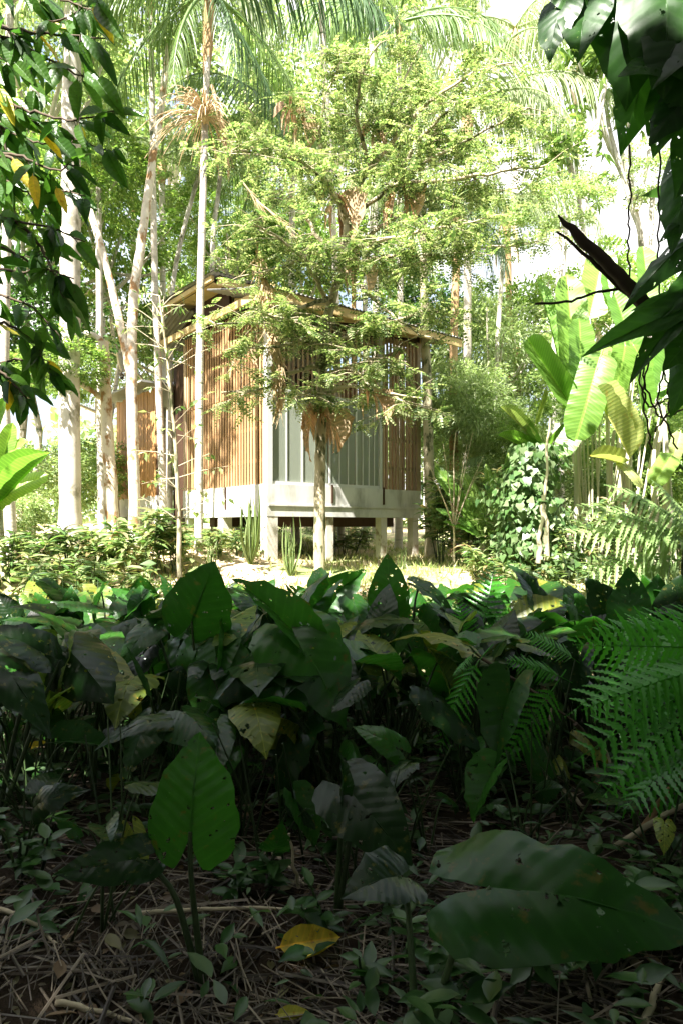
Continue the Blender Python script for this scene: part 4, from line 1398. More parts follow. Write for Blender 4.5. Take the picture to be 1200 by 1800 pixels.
# vine-covered mound
b = G(at(935, 985, 8.6).x, 8.6)
t = thing('vine_mound', 'tall mound of heart-shaped vine leaves smothering a dead stump', 'plant', b)
HEART = (np.array([(0, 0, 0), (-.38, -.10, .02), (-.5, .25, .06), (0, 1, -.12), (.5, .25, .06), (.38, -.10, .02), (0, .35, 0)]), [], [(0, 6, 1), (1, 6, 2), (2, 6, 3), (3, 6, 4), (4, 6, 5), (5, 6, 0)])
n = 2100
hz = rng.uniform(0, 1, n)
az = rng.uniform(0, 6.283, n)
rr = (.66 - .34 * hz) * rng.uniform(.5, 1.08, n) * (1 + .22 * np.sin(az * 3 + hz * 9) + .16 * np.sin(hz * 17 + az))
p = np.stack([b.x + rr * np.cos(az) + .10 * np.sin(hz * 7), b.y + rr * np.sin(az) * .9, b.z + hz * 1.75], -1)
nrm = np.stack([np.cos(az), np.sin(az), np.full(n, .75)], -1) + rng.normal(0, .3, (n, 3))
dd = np.stack([np.cos(az) * .4, np.sin(az) * .4, np.full(n, -.9)], -1) + rng.normal(0, .35, (n, 3))
part('foliage', MB().scatter(HEART, frames(dd, nrm, rng.uniform(.045, .12, n)), p).mesh('foliage'), M_['mound'], t, kind='stuff')
for (pp, r_) in (([(945, 990), (950, 930), (953, 870)], .035), ([(958, 985), (960, 930), (956, 880)], .028), ([(962, 985), (957, 900), (958, 820), (966, 735)], .026)):
    part('stump', MB().tube(poly([at(x, y, 8.05) for x, y in pp], 14, .012), np.linspace(r_, r_ * .5, 14), 8).mesh('stump'), M_['bark_moss'], t)

# slanting yellow blades and bare sapling near the moss trunk
b = G(at(797, 990, 9.4).x, 9.4)
t = thing('bare_sapling', 'leafless thin sapling with spreading pale twigs beside the moss trunk', 'sapling', b)
part('trunk', MB().tube(poly([b, at(797, 900, 9.4), at(796, 800, 9.4), at(800, 760, 9.4)], 14, .003), np.linspace(.018, .008, 14), 6).mesh('trunk'), M_['twig_pale'], t)
tb = MB()
for (x, y) in ((770, 860), (745, 800), (830, 760), (850, 800), (760, 840), (820, 780), (778, 780), (840, 830)):
    tb.tube(poly([at(797, 930, 9.4), at((797 + x) / 2, (900 + y) / 2 + 6, 9.35), at(x, y, 9.2)], 8), np.linspace(.008, .003, 8), 4)
part('twigs', tb.mesh('twigs'), M_['twig_pale'], t, kind='stuff')
t = thing('yellow_blade_plant', 'strappy plant with two mustard yellow blades above the vine mound', 'plant', G(at(945, 970, 9.3).x, 9.3))
for (bx, by, tx, ty, dry) in ((940, 745, 960, 682, 1), (932, 770, 885, 712, 1), (945, 800, 880, 760, 0), (950, 800, 1000, 742, 0), (940, 790, 912, 730, 0)):
    B = at(bx, by, 9.3)
    part('leaf', (BAN_D if dry else BAN)[2], None, t, place(B, at(tx, ty, 9.2), (0, -1, .5), .55))
    part('stalk', MB().tube([t.location, t.location.lerp(B, .5), B], [.012, .01, .006], 5).mesh('stalk'), M_['dry_stem'], t)

# pale feathery ferns in the sun beside the paddle leaves
b = G(at(1190, 1010, 7.2).x, 7.2)
t = thing('pale_fern', 'sunlit pale fern with lacy arching fronds under the paddle leaves', 'fern', b)
for (bx, by, tx, ty, k) in ((1200, 960, 1020, 905, 0), (1205, 950, 1040, 860, 0), (1200, 985, 1050, 960, 1), (1200, 1000, 1060, 1010, 1), (1210, 930, 1090, 830, 0), (1190, 990, 1110, 1000, 1), (1225, 940, 1170, 830, 0), (1215, 960, 1130, 900, 1)):
    part('frond', FERN_P[k], None, t, place(at(bx, by, 7.3), at(tx, ty, 6.9), (-.2, -.75, 1), 1.05))
    part('stalk', MB().tube([b, at(bx, by, 7.3)], [.01, .006], 5).mesh('stalk'), M_['petiole'], t)


# ------------------------------------------------------------------ mid-ground shrubs and grass
T_LONG = (np.array([(0, 0, 0), (-.10, .3, .05), (-.09, .65, .0), (0, 1, -.18), (.09, .65, .0), (.10, .3, .05), (0, .5, .0)]), [], [(0, 6, 1), (1, 6, 2), (2, 6, 3), (3, 6, 4), (4, 6, 5), (5, 6, 0)])


def shrub(label, px, d, h, w, nl, size, mat='shrub', tmpl=T_LONG, group='leafy shrubs on the sunny bank'):
    x = (px - 600) / FPX * d
    b = G(x, d)
    t = thing('shrub', label, 'shrub', b, group)
    st, fo = MB(), MB()
    ns = max(4, int(w * 14))
    for k in range(ns):
        az = rng.uniform(0, 6.283)
        r_ = rng.uniform(.1, 1) * w
        e = np.array(b) + np.array((math.cos(az) * r_, math.sin(az) * r_ * .8, h * rng.uniform(.5, 1)))
        s = np.array(b) + np.array((math.cos(az) * r_ * .4, math.sin(az) * r_ * .4, -.05))
        st.tube([s, (s + e) / 2 + rng.normal(0, .03, 3), e], [.009, .007, .004], 5, cap=False)
        m = nl // ns
        f = rng.uniform(.35, 1.02, m) ** .7
        p = s + (e - s) * f[:, None]
        a2 = rng.uniform(0, 6.283, m)
        dv = np.stack([np.cos(a2), np.sin(a2), rng.uniform(-.35, .6, m)], -1)
        fo.scatter(tmpl, frames(dv, np.array((0, -.2, 1.0)) + rng.normal(0, .3, (m, 3)), size * rng.uniform(.6, 1.25, m)), p)
    part('stems', st.mesh('stems'), M_['petiole'], t, kind='stuff')
    part('foliage', fo.mesh('foliage'), M_[mat], t, kind='stuff')


SH = [
    ('long-leaved shrub at the foot of the thick white trunk', 130, 8.6, .55, .55, 260, .24),
    ('leafy shrub in front of the mottled trunk', 195, 8.4, .6, .45, 240, .22),
    ('tall shrub with long glossy leaves below the annex band', 255, 8.2, .85, .5, 300, .25),
    ('shrub with drooping long leaves by the thin sapling', 300, 8.4, .75, .45, 240, .24),
    ('low shrub under the edge of the shade spray', 60, 7.9, .5, .6, 260, .2),
    ('broad low shrub at the edge of the bank near the paddle leaves', 10, 8.1, .7, .55, 240, .22),
    ('spreading shrub in front of the thick white trunk with pale leaves', 160, 7.5, .55, .6, 300, .2),
    ('dense shrub on the bank before the annex', 230, 7.5, .5, .5, 260, .2),
    ('small shrub beside the slim ringed palm', 385, 9.0, .45, .4, 200, .16),
    ('low leafy shrub against the cabin corner stilt', 420, 9.3, .4, .35, 160, .15),
    ('dark leafy shrub inside the stilts', 610, 12.2, .65, .5, 220, .2),
    ('shrub beneath the vine mound', 900, 8.0, .45, .45, 220, .14),
    ('shrub at the foot of the pale fern', 1040, 7.7, .6, .5, 240, .15),
    ('feathery pale shrub beside the mossy outer corner', 775, 10.0, 1.6, .4, 420, .2),
    ('second feathery pale shrub further from the mossy corner', 825, 9.8, 1.5, .45, 460, .2),
    ('high pale shrub under the yellow blades', 885, 10.0, 1.7, .45, 460, .2),
    ('low wide shrub at the edge of the clearing path', 860, 8.6, .5, .5, 280, .16),
    ('tall pale shrub filling the gap before the narrow-leaved bushes', 840, 10.2, 1.25, .55, 420, .22),
    ('tall shrub with long pale blades beside the bare sapling', 780, 10.6, 1.1, .45, 320, .24),
    ('bright shrub between long-leaved plant and vine mound', 880, 9.2, .9, .4, 300, .2),
    ('sunlit shrub filling the space under the paddle stems', 1060, 8.8, 1.0, .6, 360, .2),
    ('leafy shrub next to the vine mound', 990, 8.3, .75, .5, 260, .14),
    ('small shrub beyond the dark trunk', 1130, 7.6, .55, .5, 240, .16),
]
for s in SH:
    shrub(*s)
GU = 'leafy seedlings on the shaded floor'
for (lb, px, d, h, w, nl, sz_) in (
        ('leafy seedling clump at the lower corner by the bamboo cane', 1130, 2.2, .35, .28, 60, .11),
        ('dark small-leaved clump under the largest fern', 1120, 2.9, .4, .3, 70, .10),
        ('leafy seedlings below the broadest dark leaf', 900, 2.0, .22, .35, 60, .09),
        ('leafy seedlings beside the large yellow fallen leaf', 640, 2.2, .22, .3, 50, .09),
        ('low seedlings near the lower frame edge middle', 760, 1.95, .2, .3, 50, .08),
        ('seedlings at the foot of the drooping black leaf', 560, 2.9, .25, .3, 50, .09),
        ('sparse seedlings at the lower corner straw', 60, 2.7, .22, .35, 50, .09),
        ('seedlings around the speckled great leaf stalks', 440, 2.5, .2, .3, 46, .09),
        ('seedlings in the middle rows under the silvery leaf', 620, 3.6, .3, .4, 70, .10),
        ('seedlings below the two-tone grey leaf', 830, 3.4, .3, .4, 70, .10),
        ('seedlings under the ragged silver leaf', 120, 3.4, .3, .4, 70, .10)):
    shrub(lb, px, d, h, w, nl, sz_, 'ground_leaf', T_OVAL, GU)
# strappy tuft by the corner stilt, and smaller ones
for (lb, px, d, h, nb_) in (('pale strappy tuft by the cabin corner stilt', 440, 8.9, .75, 22), ('small strappy tuft beside the central trunk', 510, 8.6, .6, 14), ('short strappy tuft near the slim ringed palm', 372, 8.3, .4, 14), ('strappy tuft before the mossy outer corner', 705, 9.2, .28, 12)):
    b = G((px - 600) / FPX * d, d)
    t = thing('strappy_plant', lb, 'plant', b, 'strappy plants by the cabin')
    me = blade_mesh('blade', lambda t_: .022 * (1 - t_ ** 3) + .002, 10, 2, droop=.45, fold=.3)
    me.materials.append(M_['shrub'])
    for k in range(nb_):
        az = random.uniform(0, 6.28)
        sp = random.uniform(.15, .75)
        part('blade', me, None, t, place(b, b + Vector((math.cos(az) * sp, math.sin(az) * sp, 1)) * h * random.uniform(.6, 1.1), (math.cos(az), math.sin(az), .9)))

# young seedlings and weeds on the bank between the dark leaves and the cabin
t_b = MB()
n = 26000
x = rng.uniform(-5.5, 6.5, n)
y = 6.6 + rng.uniform(0, 1, n) ** 1.2 * 11
keep = rng.uniform(0, 1, n) < .35 + .65 * (np.sin(x * 1.3 + y) * np.cos(y * 1.7 - x * .5) > -.1)
x, y = x[keep], y[keep]
n = len(x)
p = np.stack([x, y, gz(x, y) - .01], -1)
t_b.scatter(T_SLIM, frames(np.stack([rng.normal(0, .5, n), rng.normal(0, .5, n), np.full(n, .9)], -1), unit(n), np.stack([np.full(n, .10), rng.uniform(.05, .16, n), np.full(n, .1)], -1)), p)
gmh = t_b.mesh('grass', False)
gmh.materials.append(M_['grass'])
tagged(link(bpy.data.objects.new('grass', gmh)), 'short dry grass on the sunlit clearing', 'grass', None, 'stuff')

# weeds on the left bank and clearing rim
wd = MB()
for _ in range(520):
    side = rng.uniform()
    if side < .5:
        x0, y0 = rng.uniform(-5.5, -1.2), rng.uniform(6.4, 11)
    elif side < .75:
        x0, y0 = rng.uniform(1.6, 6), rng.uniform(6.6, 11)
    else:
        x0, y0 = rng.uniform(-1.5, 1.8), rng.uniform(6.2, 7.2)
    m = rng.integers(7, 16)
    h = rng.uniform(.10, .38)
    a2 = rng.uniform(0, 6.283, m)
    p = np.stack([x0 + rng.normal(0, .05, m), y0 + rng.normal(0, .05, m), gz(x0, y0) + rng.uniform(.1, 1, m) * h], -1)
    wd.scatter(T_FOLD if rng.uniform() < .6 else T_LONG, frames(np.stack([np.cos(a2), np.sin(a2), rng.uniform(-.3, .7, m)], -1), np.array((0, -.2, 1.0)) + rng.normal(0, .35, (m, 3)), rng.uniform(.07, .2, m)), p)
wm = wd.mesh('weeds')
wm.materials.append(M_['shrub'])
tagged(link(bpy.data.objects.new('weeds', wm)), 'mixed low weeds on the sunny bank round the clearing', 'weeds', None, 'stuff')

# ------------------------------------------------------------------ floor litter
lt = MB()
n = 4200
y = 1.4 + rng.uniform(0, 1, n) ** 1.3 * 6.2
x = rng.uniform(-1, 1, n) * (1.0 + y * .62)
az = rng.normal(0, .75, n) + rng.choice([0, 0, 0, 1.2], n)
d = np.stack([np.cos(az), np.sin(az), rng.normal(0, .10, n)], -1)
L = rng.uniform(.08, .5, n) ** 1.0
STRIP = (np.array([(-1, -.5, 0), (1, -.5, 0), (1, 0, .0), (1, .5, 0), (-1, .5, 0), (-1, 0, 0), (0, 1, 0), (0, -.5, .9), (0, 0, .9), (0, .5, .7)]), [(0, 7, 8, 5), (5, 8, 9, 4), (7, 1, 2, 8), (8, 2, 3, 9)], [])
lt.scatter(STRIP, frames(d, np.array((0, 0, 1.0)) + rng.normal(0, .4, (n, 3)), np.stack([rng.uniform(.002, .007, n), L, np.full(n, .004)], -1)), np.stack([x, y, gz(x, y) + rng.uniform(.004, .05, n)], -1))
n = 5000
cx_, cy_ = rng.uniform(-2.4, 2.4, 26), rng.uniform(1.7, 5.5, 26)
ki = rng.integers(0, 26, n)
x = cx_[ki] + rng.normal(0, .38, n)
y = np.clip(cy_[ki] + rng.normal(0, .22, n), 1.3, 7)
az = (ki * 1.7) % 3.14 + rng.normal(0, .3, n)
lt.scatter(STRIP, frames(np.stack([np.cos(az), np.sin(az), rng.normal(0, .12, n)], -1), np.array((0, 0, 1.0)) + rng.normal(0, .4, (n, 3)), np.stack([rng.uniform(.001, .003, n), rng.uniform(.05, .3, n), np.full(n, .002)], -1)), np.stack([x, y, gz(x, y) + rng.uniform(.01, .07, n)], -1))
lm = lt.mesh('litter', False)
lm.materials.append(M_['straw'])
tagged(link(bpy.data.objects.new('straw_litter', lm)), 'dry palm straw and fibres strewn over the shaded floor', 'litter', None, 'stuff')

T_CURL = (np.array([(0, 0, 0), (-.2, .3, .14), (-.16, .7, .22), (0, 1, .12), (.16, .7, .20), (.22, .3, .10), (0, .5, .0)]), [], [(0, 6, 1), (1, 6, 2), (2, 6, 3), (3, 6, 4), (4, 6, 5), (5, 6, 0)])
dl = MB()
n = 1500
y = 1.5 + rng.uniform(0, 1, n) * 6.5
x = rng.uniform(-1, 1, n) * (1.0 + y * .62)
dl.scatter(T_OVAL, frames(np.stack([rng.normal(0, 1, n), rng.normal(0, 1, n), rng.normal(0, .15, n)], -1), np.array((0, 0, 1.0)) + rng.normal(0, .4, (n, 3)), rng.uniform(.03, .10, n)), np.stack([x, y, gz(x, y) + rng.uniform(.005, .05, n)], -1))
n = 5200
y = 1.5 + rng.uniform(0, 1, n) ** 1.4 * 5
x = rng.uniform(-1, 1, n) * (1.0 + y * .62)
dl.scatter(T_CURL, frames(np.stack([rng.normal(0, 1, n), rng.normal(0, 1, n), rng.normal(0, .25, n)], -1), np.array((0, 0, 1.0)) + rng.normal(0, .6, (n, 3)), rng.uniform(.012, .04, n)), np.stack([x, y, gz(x, y) + rng.uniform(.003, .03, n)], -1))
dm = dl.mesh('dead_leaves')
dm.materials.append(M_['litter_leaf'])
tagged(link(bpy.data.objects.new('fallen_leaves', dm)), 'small curled dead leaves scattered on the shaded floor', 'litter', None, 'stuff')

gc = MB()
for _ in range(1700):
    y0 = 1.5 + rng.uniform(0, 1) ** 1.2 * 6
    x0 = rng.uniform(-1, 1) * (.9 + y0 * .6)
    if rng.uniform() < .78 and x0 < .15 and y0 < 3.4:
        continue
    m = rng.integers(3, 9)
    h = rng.uniform(.03, .24)
    a2 = rng.uniform(0, 6.283, m)
    p = np.stack([x0 + rng.normal(0, .03, m), y0 + rng.normal(0, .03, m), gz(x0, y0) + rng.uniform(.2, 1, m) * h], -1)
    gc.scatter((T_OVAL, T_LONG, T_OVAL)[rng.integers(0, 3)], frames(np.stack([np.cos(a2), np.sin(a2), rng.uniform(-.2, .6, m)], -1), np.array((0, -.1, 1.0)) + rng.normal(0, .3, (m, 3)), rng.uniform(.035, .14, m)), p)
gm2 = gc.mesh('ground_cover')
gm2.materials.append(M_['ground_leaf'])
tagged(link(bpy.data.objects.new('ground_cover', gm2)), 'small green seedlings sprouting through the floor litter', 'ground cover', None, 'stuff')

YL = blade_mesh('yellow_leaf', w_ellip, 10, 6, droop=.12, fold=.10, wave=.02)
YL.materials.append(M_['yellow_leaf'])


def flat_leaf(label, px, py, ln, az, me, mat=None, name='fallen_leaf', w=1.2, dz=.06):
    # stand on the ground at the pixel's ray
    d = 1.4 * FPX / (py - HOR)
    b = G((px - 600) / FPX * d, d, dz)
    v = Vector((math.cos(az), math.sin(az), .12)) * ln
    o = bpy.data.objects.new(name, me)
    link(o)
    o.matrix_basis = place(b - v / 2, b + v / 2, (0, -.75, 1), w)
    return tagged(o, label, 'leaf')


flat_leaf('large bright yellow fallen leaf lying on the dark straw', 545, 1672, .20, .15, YL, w=1.5, dz=.08)
flat_leaf('small orange-yellow fallen leaf near the lower frame edge', 515, 1790, .09, 0, YL)
flat_leaf('yellow fallen leaf half hidden in straw by the dark stems', 65, 1335, .16, 1.2, YL, dz=.12)
flat_leaf('pale grey-green fallen leaf lying by a dark stem', 512, 1388, .20, .1, DRY[0], dz=.1)


def stick(label, a, b, r_, mat='twig_pale', name='stick', cat='stick', grp='fallen sticks on the floor'):
    P = poly([a, a.lerp(b, .5) + Vector((random.uniform(-.02, .02), random.uniform(-.02, .02), .015)), b], 12, .003)
    me = MB().tube(P, np.linspace(r_, r_ * .6, 12), 7).mesh('stick')
    me.materials.append(M_[mat])
    o = bpy.data.objects.new(name, me)
    link(o)
    return tagged(o, label, cat, grp)


def gp(px, py, dz=.03):
    d = (CAMZ - dz) * FPX / (py - HOR)
    d = min(d, 6)
    for _ in range(4):
        z = float(gz((px - 600) / FPX * d, d)) + dz
        d = (CAMZ - z) * FPX / (py - HOR)
    return at(px, py, d)


stick('pale split stick lying near the bottom frame edge', gp(100, 1762), gp(232, 1795), .010)
stick('long pale stick crossing the dark straw under the big leaf', gp(0, 1598, .05), gp(100, 1660), .009)
stick('long straight reed across the floor under the big arrow leaf', gp(240, 1606, .05), gp(560, 1600, .05), .008)
stick('upright broken reed leaning by the seedlings', gp(525, 1560), at(508, 1465, 2.5), .008)
stick('slanting pale reed beyond the yellow leaf', gp(480, 1500), gp(535, 1555), .008)
stick('short pale branch lying in the sun fleck', gp(965, 1375), gp(1025, 1420), .014)
stick('thick pale dead branch by the fern roots', gp(1200, 1610, .1), gp(1110, 1640), .012)
stick('dead bamboo cane leaning at the lower corner', gp(1130, 1800, .05), at(1165, 1700, 2.1), .012)
stick('thin pale pole standing among the arrow-leaf stems', gp(960, 1420), at(968, 1245, 3.6), .010)
stick('dark thin stick slanting through the small fern fronds', at(797, 1130, 3.5), at(1010, 1270, 3.2), .010, 'bark_dark')
stick('dark end of the slanting stick resting near the roots', at(1010, 1272, 3.19), gp(1100, 1380), .012, 'bark_dark')
stick('brown cane leaning in the fern clump', gp(1120, 1470), at(1215, 1340, 2.6), .016, 'fibre')
stick('second brown cane leaning in the fern clump', gp(1080, 1490), at(1225, 1400, 2.6), .014, 'twig_pale')
stick('brown upright stump stem in the sun fleck', gp(1045, 1415), at(1047, 1330, 3.7), .022, 'fibre')
stick('pale leaning stick between fern tips', gp(1090, 1375, .1), at(1055, 1305, 3.2), .008)


# ------------------------------------------------------------------ arrow-leaf plants (taro) in the shade
def taro_leaf(t, attach, tip, nr, k, w=1.0, yellow=False, base=None, pr=.011, lab=None):
    o = part('leaf', (TARO_Y if yellow else TARO)[k], None, t, place(attach, tip, nr, w), label=lab)
    base = base or t.location
    q = attach - (Vector(tip) - attach).normalized() * .03
    mid = Vector(base).lerp(attach, .55) + Vector((random.uniform(-.03, .03), random.uniform(-.02, .02), .10))
    P = poly([Vector(base) - Vector((0, 0, .03)), mid, q + Vector((0, 0, -.01)), attach], 12)
    part('petiole', MB().tube(P, np.linspace(pr * 1.25, pr * .6, 12), 7).mesh('petiole'), M_['petiole'], t)
    return o


HERO = [  # label, base (px, d), leaves: attach(px,py,d), tip(px,py,d), normal, mesh, width, yellow
    ('arrow-leaf plant whose tall shield leaf stands up before the slim ringed palm', (352, 3.6), [
        ((338, 1092, 3.6), (374, 990, 3.5), (.05, -1, .35), 2, 1.35, 0), ((270, 1100, 3.7), (205, 1140, 3.5), (0, -.6, 1), 3, 1.0, 0), ((395, 1120, 3.6), (392, 1190, 3.4), (.6, -1, .2), 4, .6, 0)]),
    ('arrow-leaf plant with pointed upright leaf before the cabin stilts', (690, 4.2), [
        ((683, 1062, 4.2), (682, 977, 4.15), (0, -1, .3), 0, 1.05, 0), ((735, 1030, 4.3), (805, 1062, 4.1), (.1, -.5, 1), 1, .55, 0), ((640, 1125, 4.2), (600, 1160, 4.0), (0, -.5, 1), 3, 1.0, 0)]),
    ('arrow-leaf plant with a long narrow leaf pointing up and a great dark folded leaf', (540, 3.3), [
        ((515, 1110, 3.3), (422, 1002, 3.3), (.75, -1, .35), 4, .62, 0), ((520, 1118, 3.25), (610, 1235, 3.0), (.25, -1, .55), 3, 1.25, 0), ((470, 1140, 3.4), (356, 1232, 3.2), (.3, -.35, 1), 5, .8, 0), ((560, 1160, 3.4), (540, 1260, 3.2), (-.2, -1, .5), 0, 1.0, 0)]),
    ('arrow-leaf plant with a silvery leaf reflecting the sky beside the pointed leaf', (575, 4.6), [
        ((535, 1085, 4.6), (645, 1042, 4.7), (-.25, -.45, 1), 3, .75, 0), ((560, 1060, 4.8), (645, 1003, 4.8), (.3, -1, .2), 4, .8, 0), ((640, 1125, 4.5), (665, 1140, 4.3), (0, -.6, 1), 1, 1.0, 0)]),
    ('arrow-leaf plant with a ragged silver leaf full of holes at the frame edge', (-10, 3.0), [
        ((-10, 1160, 3.0), (82, 1228, 2.8), (.15, -.5, 1), 3, .75, 0), ((70, 1145, 3.1), (-20, 1085, 3.0), (.2, -.6, 1), 1, 1.0, 0), ((120, 1140, 3.2), (190, 1215, 3.0), (.1, -.8, .7), 5, 1.1, 0)]),
    ('arrow-leaf plant with a yellowing bright leaf near the ragged silver leaf', (165, 3.4), [
        ((172, 1170, 3.4), (250, 1255, 3.2), (.25, -.75, .8), 0, .75, 1), ((150, 1200, 3.5), (120, 1240, 3.3), (0, -.8, .8), 0, .9, 1)]),
    ('arrow-leaf plant with two bright upright leaves at the sunny rim', (80, 4.4), [
        ((85, 1105, 4.4), (60, 1040, 4.4), (.1, -1, .2), 2, .9, 0), ((125, 1090, 4.5), (118, 1030, 4.5), (-.2, -1, .3), 0, 1.0, 0), ((20, 1080, 4.6), (-10, 1040, 4.6), (.2, -1, .3), 0, 1.0, 0)]),
    ('arrow-leaf plant with crumpled silver leaves among green ones', (190, 4.3), [
        ((170, 1095, 4.3), (205, 1115, 4.1), (-.1, -.55, 1), 5, 1.5, 0), ((180, 1140, 4.3), (120, 1130, 4.2), (0, -.5, 1), 3, .9, 0), ((230, 1080, 4.5), (235, 1032, 4.5), (0, -1, .3), 2, 1.2, 0)]),
    ('arrow-leaf plant with a rounded silver hump leaf above the great dark leaf', (345, 2.9), [
        ((325, 1252, 2.9), (378, 1290, 2.75), (.1, -.45, 1), 5, 1.3, 0), ((300, 1262, 2.9), (170, 1262, 2.8), (0, -.35, 1), 3, .6, 0), ((380, 1280, 2.9), (385, 1350, 2.7), (.2, -1, .3), 0, .9, 0)]),
    ('arrow-leaf plant whose great dark leaf stands speckled with sunlit pinholes', (362, 2.0), [
        ((335, 1462, 2.0), (348, 1290, 2.02), (0, -1, .15), 2, 1.15, 0), ((240, 1510, 2.0), (100, 1530, 1.9), (.1, -.8, .5), 1, .75, 0)]),
    ('arrow-leaf plant with the broadest dark leaf spread over the shaded floor', (735, 1.75), [
        ((862, 1560, 1.75), (1215, 1568, 1.55), (.0, -.7, .85), 3, .85, 0), ((700, 1540, 1.95), (620, 1545, 1.85), (0, -.5, 1), 1, 1.4, 0)]),
    ('arrow-leaf plant with a black shadowed leaf drooping in the middle of the floor', (590, 2.4), [
        ((618, 1395, 2.4), (720, 1505, 2.2), (.1, -.9, .6), 0, 1.1, 0), ((600, 1385, 2.4), (606, 1325, 2.4), (.9, -1, .2), 4, .5, 0)]),
    ('arrow-leaf plant with the bright veined leaf above the big fern', (1080, 3.9), [
        ((1082, 1078, 3.9), (1032, 1012, 3.95), (.1, -1, .35), 2, 1.1, 0), ((1105, 1085, 3.8), (1112, 998, 3.8), (0, -1, .1), 0, 1.15, 0), ((1150, 1060, 4.2), (1165, 1010, 4.2), (.1, -1, .4), 1, 1.2, 0)]),
    ('arrow-leaf plant at the frame edge above the big fern', (1190, 4.0), [
        ((1180, 1075, 4.0), (1200, 1010, 4.0), (0, -1, .3), 2, 1.1, 0), ((1215, 1080, 3.9), (1160, 1060, 3.9), (-.1, -.7, 1), 1, 1.0, 0)]),
    ('arrow-leaf plant with big pale grey leaves riddled with holes beside the vine mound', (985, 4.8), [
        ((960, 1060, 4.8), (1020, 1085, 4.5), (0, -.75, 1), 3, 1.4, 0), ((990, 1035, 5.0), (985, 1070, 4.8), (.05, -.8, 1), 5, 1.8, 0), ((930, 1045, 5), (905, 1075, 4.8), (0, -.5, 1), 1, 1.1, 0)]),
    ('arrow-leaf plant with a two-tone grey leaf behind the slanting dark stick', (850, 4.0), [
        ((852, 1150, 4.0), (858, 1090, 4.1), (-.4, -.7, 1), 1, 1.0, 0), ((862, 1140, 4.0), (905, 1168, 3.8), (.2, -.6, 1), 3, .9, 0), ((815, 1190, 4.0), (825, 1225, 3.8), (0, -.6, 1), 5, 1.2, 0)]),
]
GT = 'arrow-leaf plants in the shade'
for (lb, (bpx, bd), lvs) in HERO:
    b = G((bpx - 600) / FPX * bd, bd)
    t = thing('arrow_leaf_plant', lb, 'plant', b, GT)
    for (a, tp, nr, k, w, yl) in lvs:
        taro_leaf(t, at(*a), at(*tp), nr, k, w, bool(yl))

cnt = 0
spots = []
tries = 0
while len(spots) < 100 and tries < 4000:
    tries += 1
    d = rng.uniform(3.2, 6.9)
    x = rng.uniform(-.56, .56) * d
    if rng.uniform() < .35:
        d = rng.uniform(3.3, 4.8)
        x = rng.uniform(-.56, .56) * d
    if all((x - a) ** 2 + (d - c_) ** 2 > .085 for a, c_ in spots):
        if -.35 < x < 1.0 and d > 5.6:
            continue
        spots.append((x, d))
LMK = [(-40, 'thick white trunk'), (150, 'mottled trunk'), (250, 'boarded annex'), (340, 'slim ringed palm'), (430, 'slatted wall'), (500, 'hanging dead frond'),
       (562, 'central trunk'), (640, 'screened bay'), (715, 'slatted end bay'), (775, 'moss trunk'), (850, 'clearing path'), (940, 'vine mound'), (1040, 'paddle leaves'), (1140, 'pale fern')]
ORD = ['nearest', 'second', 'third', 'fourth', 'fifth', 'sixth', 'seventh', 'eighth', 'ninth', 'tenth', 'eleventh', 'twelfth', 'thirteenth', 'fourteenth', 'fifteenth', 'sixteenth', 'seventeenth', 'eighteenth', 'nineteenth', 'twentieth']
files = {}
for (x, d) in sorted(spots, key=lambda q: q[1]):
    px = 600 + FPX * x / d
    nm = min(LMK, key=lambda q: abs(q[0] - px))[1]
    files.setdefault(nm, []).append((x, d))
LAB = {}
for nm, l in files.items():
    for i_, q in enumerate(l):
        LAB[q] = 'arrow-leaf plant in line with the %s, %s of its file from the viewer' % (nm, ORD[min(i_, 19)])
for (x, d) in spots:
    b = G(x, d)
    t = thing('arrow_leaf_plant', LAB[(x, d)], 'plant', b, GT)
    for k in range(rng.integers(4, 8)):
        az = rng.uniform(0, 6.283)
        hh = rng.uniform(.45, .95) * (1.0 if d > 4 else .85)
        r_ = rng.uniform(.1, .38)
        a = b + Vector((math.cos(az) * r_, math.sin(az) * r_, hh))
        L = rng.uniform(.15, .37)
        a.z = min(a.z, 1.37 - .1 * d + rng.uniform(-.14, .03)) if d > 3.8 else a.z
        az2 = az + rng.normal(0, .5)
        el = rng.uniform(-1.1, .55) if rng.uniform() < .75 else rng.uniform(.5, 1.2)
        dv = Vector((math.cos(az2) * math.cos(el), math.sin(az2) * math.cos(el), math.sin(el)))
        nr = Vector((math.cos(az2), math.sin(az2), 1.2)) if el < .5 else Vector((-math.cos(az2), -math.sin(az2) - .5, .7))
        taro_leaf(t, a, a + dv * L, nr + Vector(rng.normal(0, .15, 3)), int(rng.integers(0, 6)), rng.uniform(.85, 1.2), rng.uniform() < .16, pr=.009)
    for k in range(rng.integers(2, 6)):      # bare stalks without a blade
        az = rng.uniform(0, 6.283)
        e = b + Vector((math.cos(az) * .2, math.sin(az) * .2, rng.uniform(.3, .75)))
        part('petiole', MB().tube(poly([b, b.lerp(e, .5) + Vector((0, 0, .05)), e], 8), np.linspace(.008, .004, 8), 5).mesh('petiole'), M_['petiole'], t)

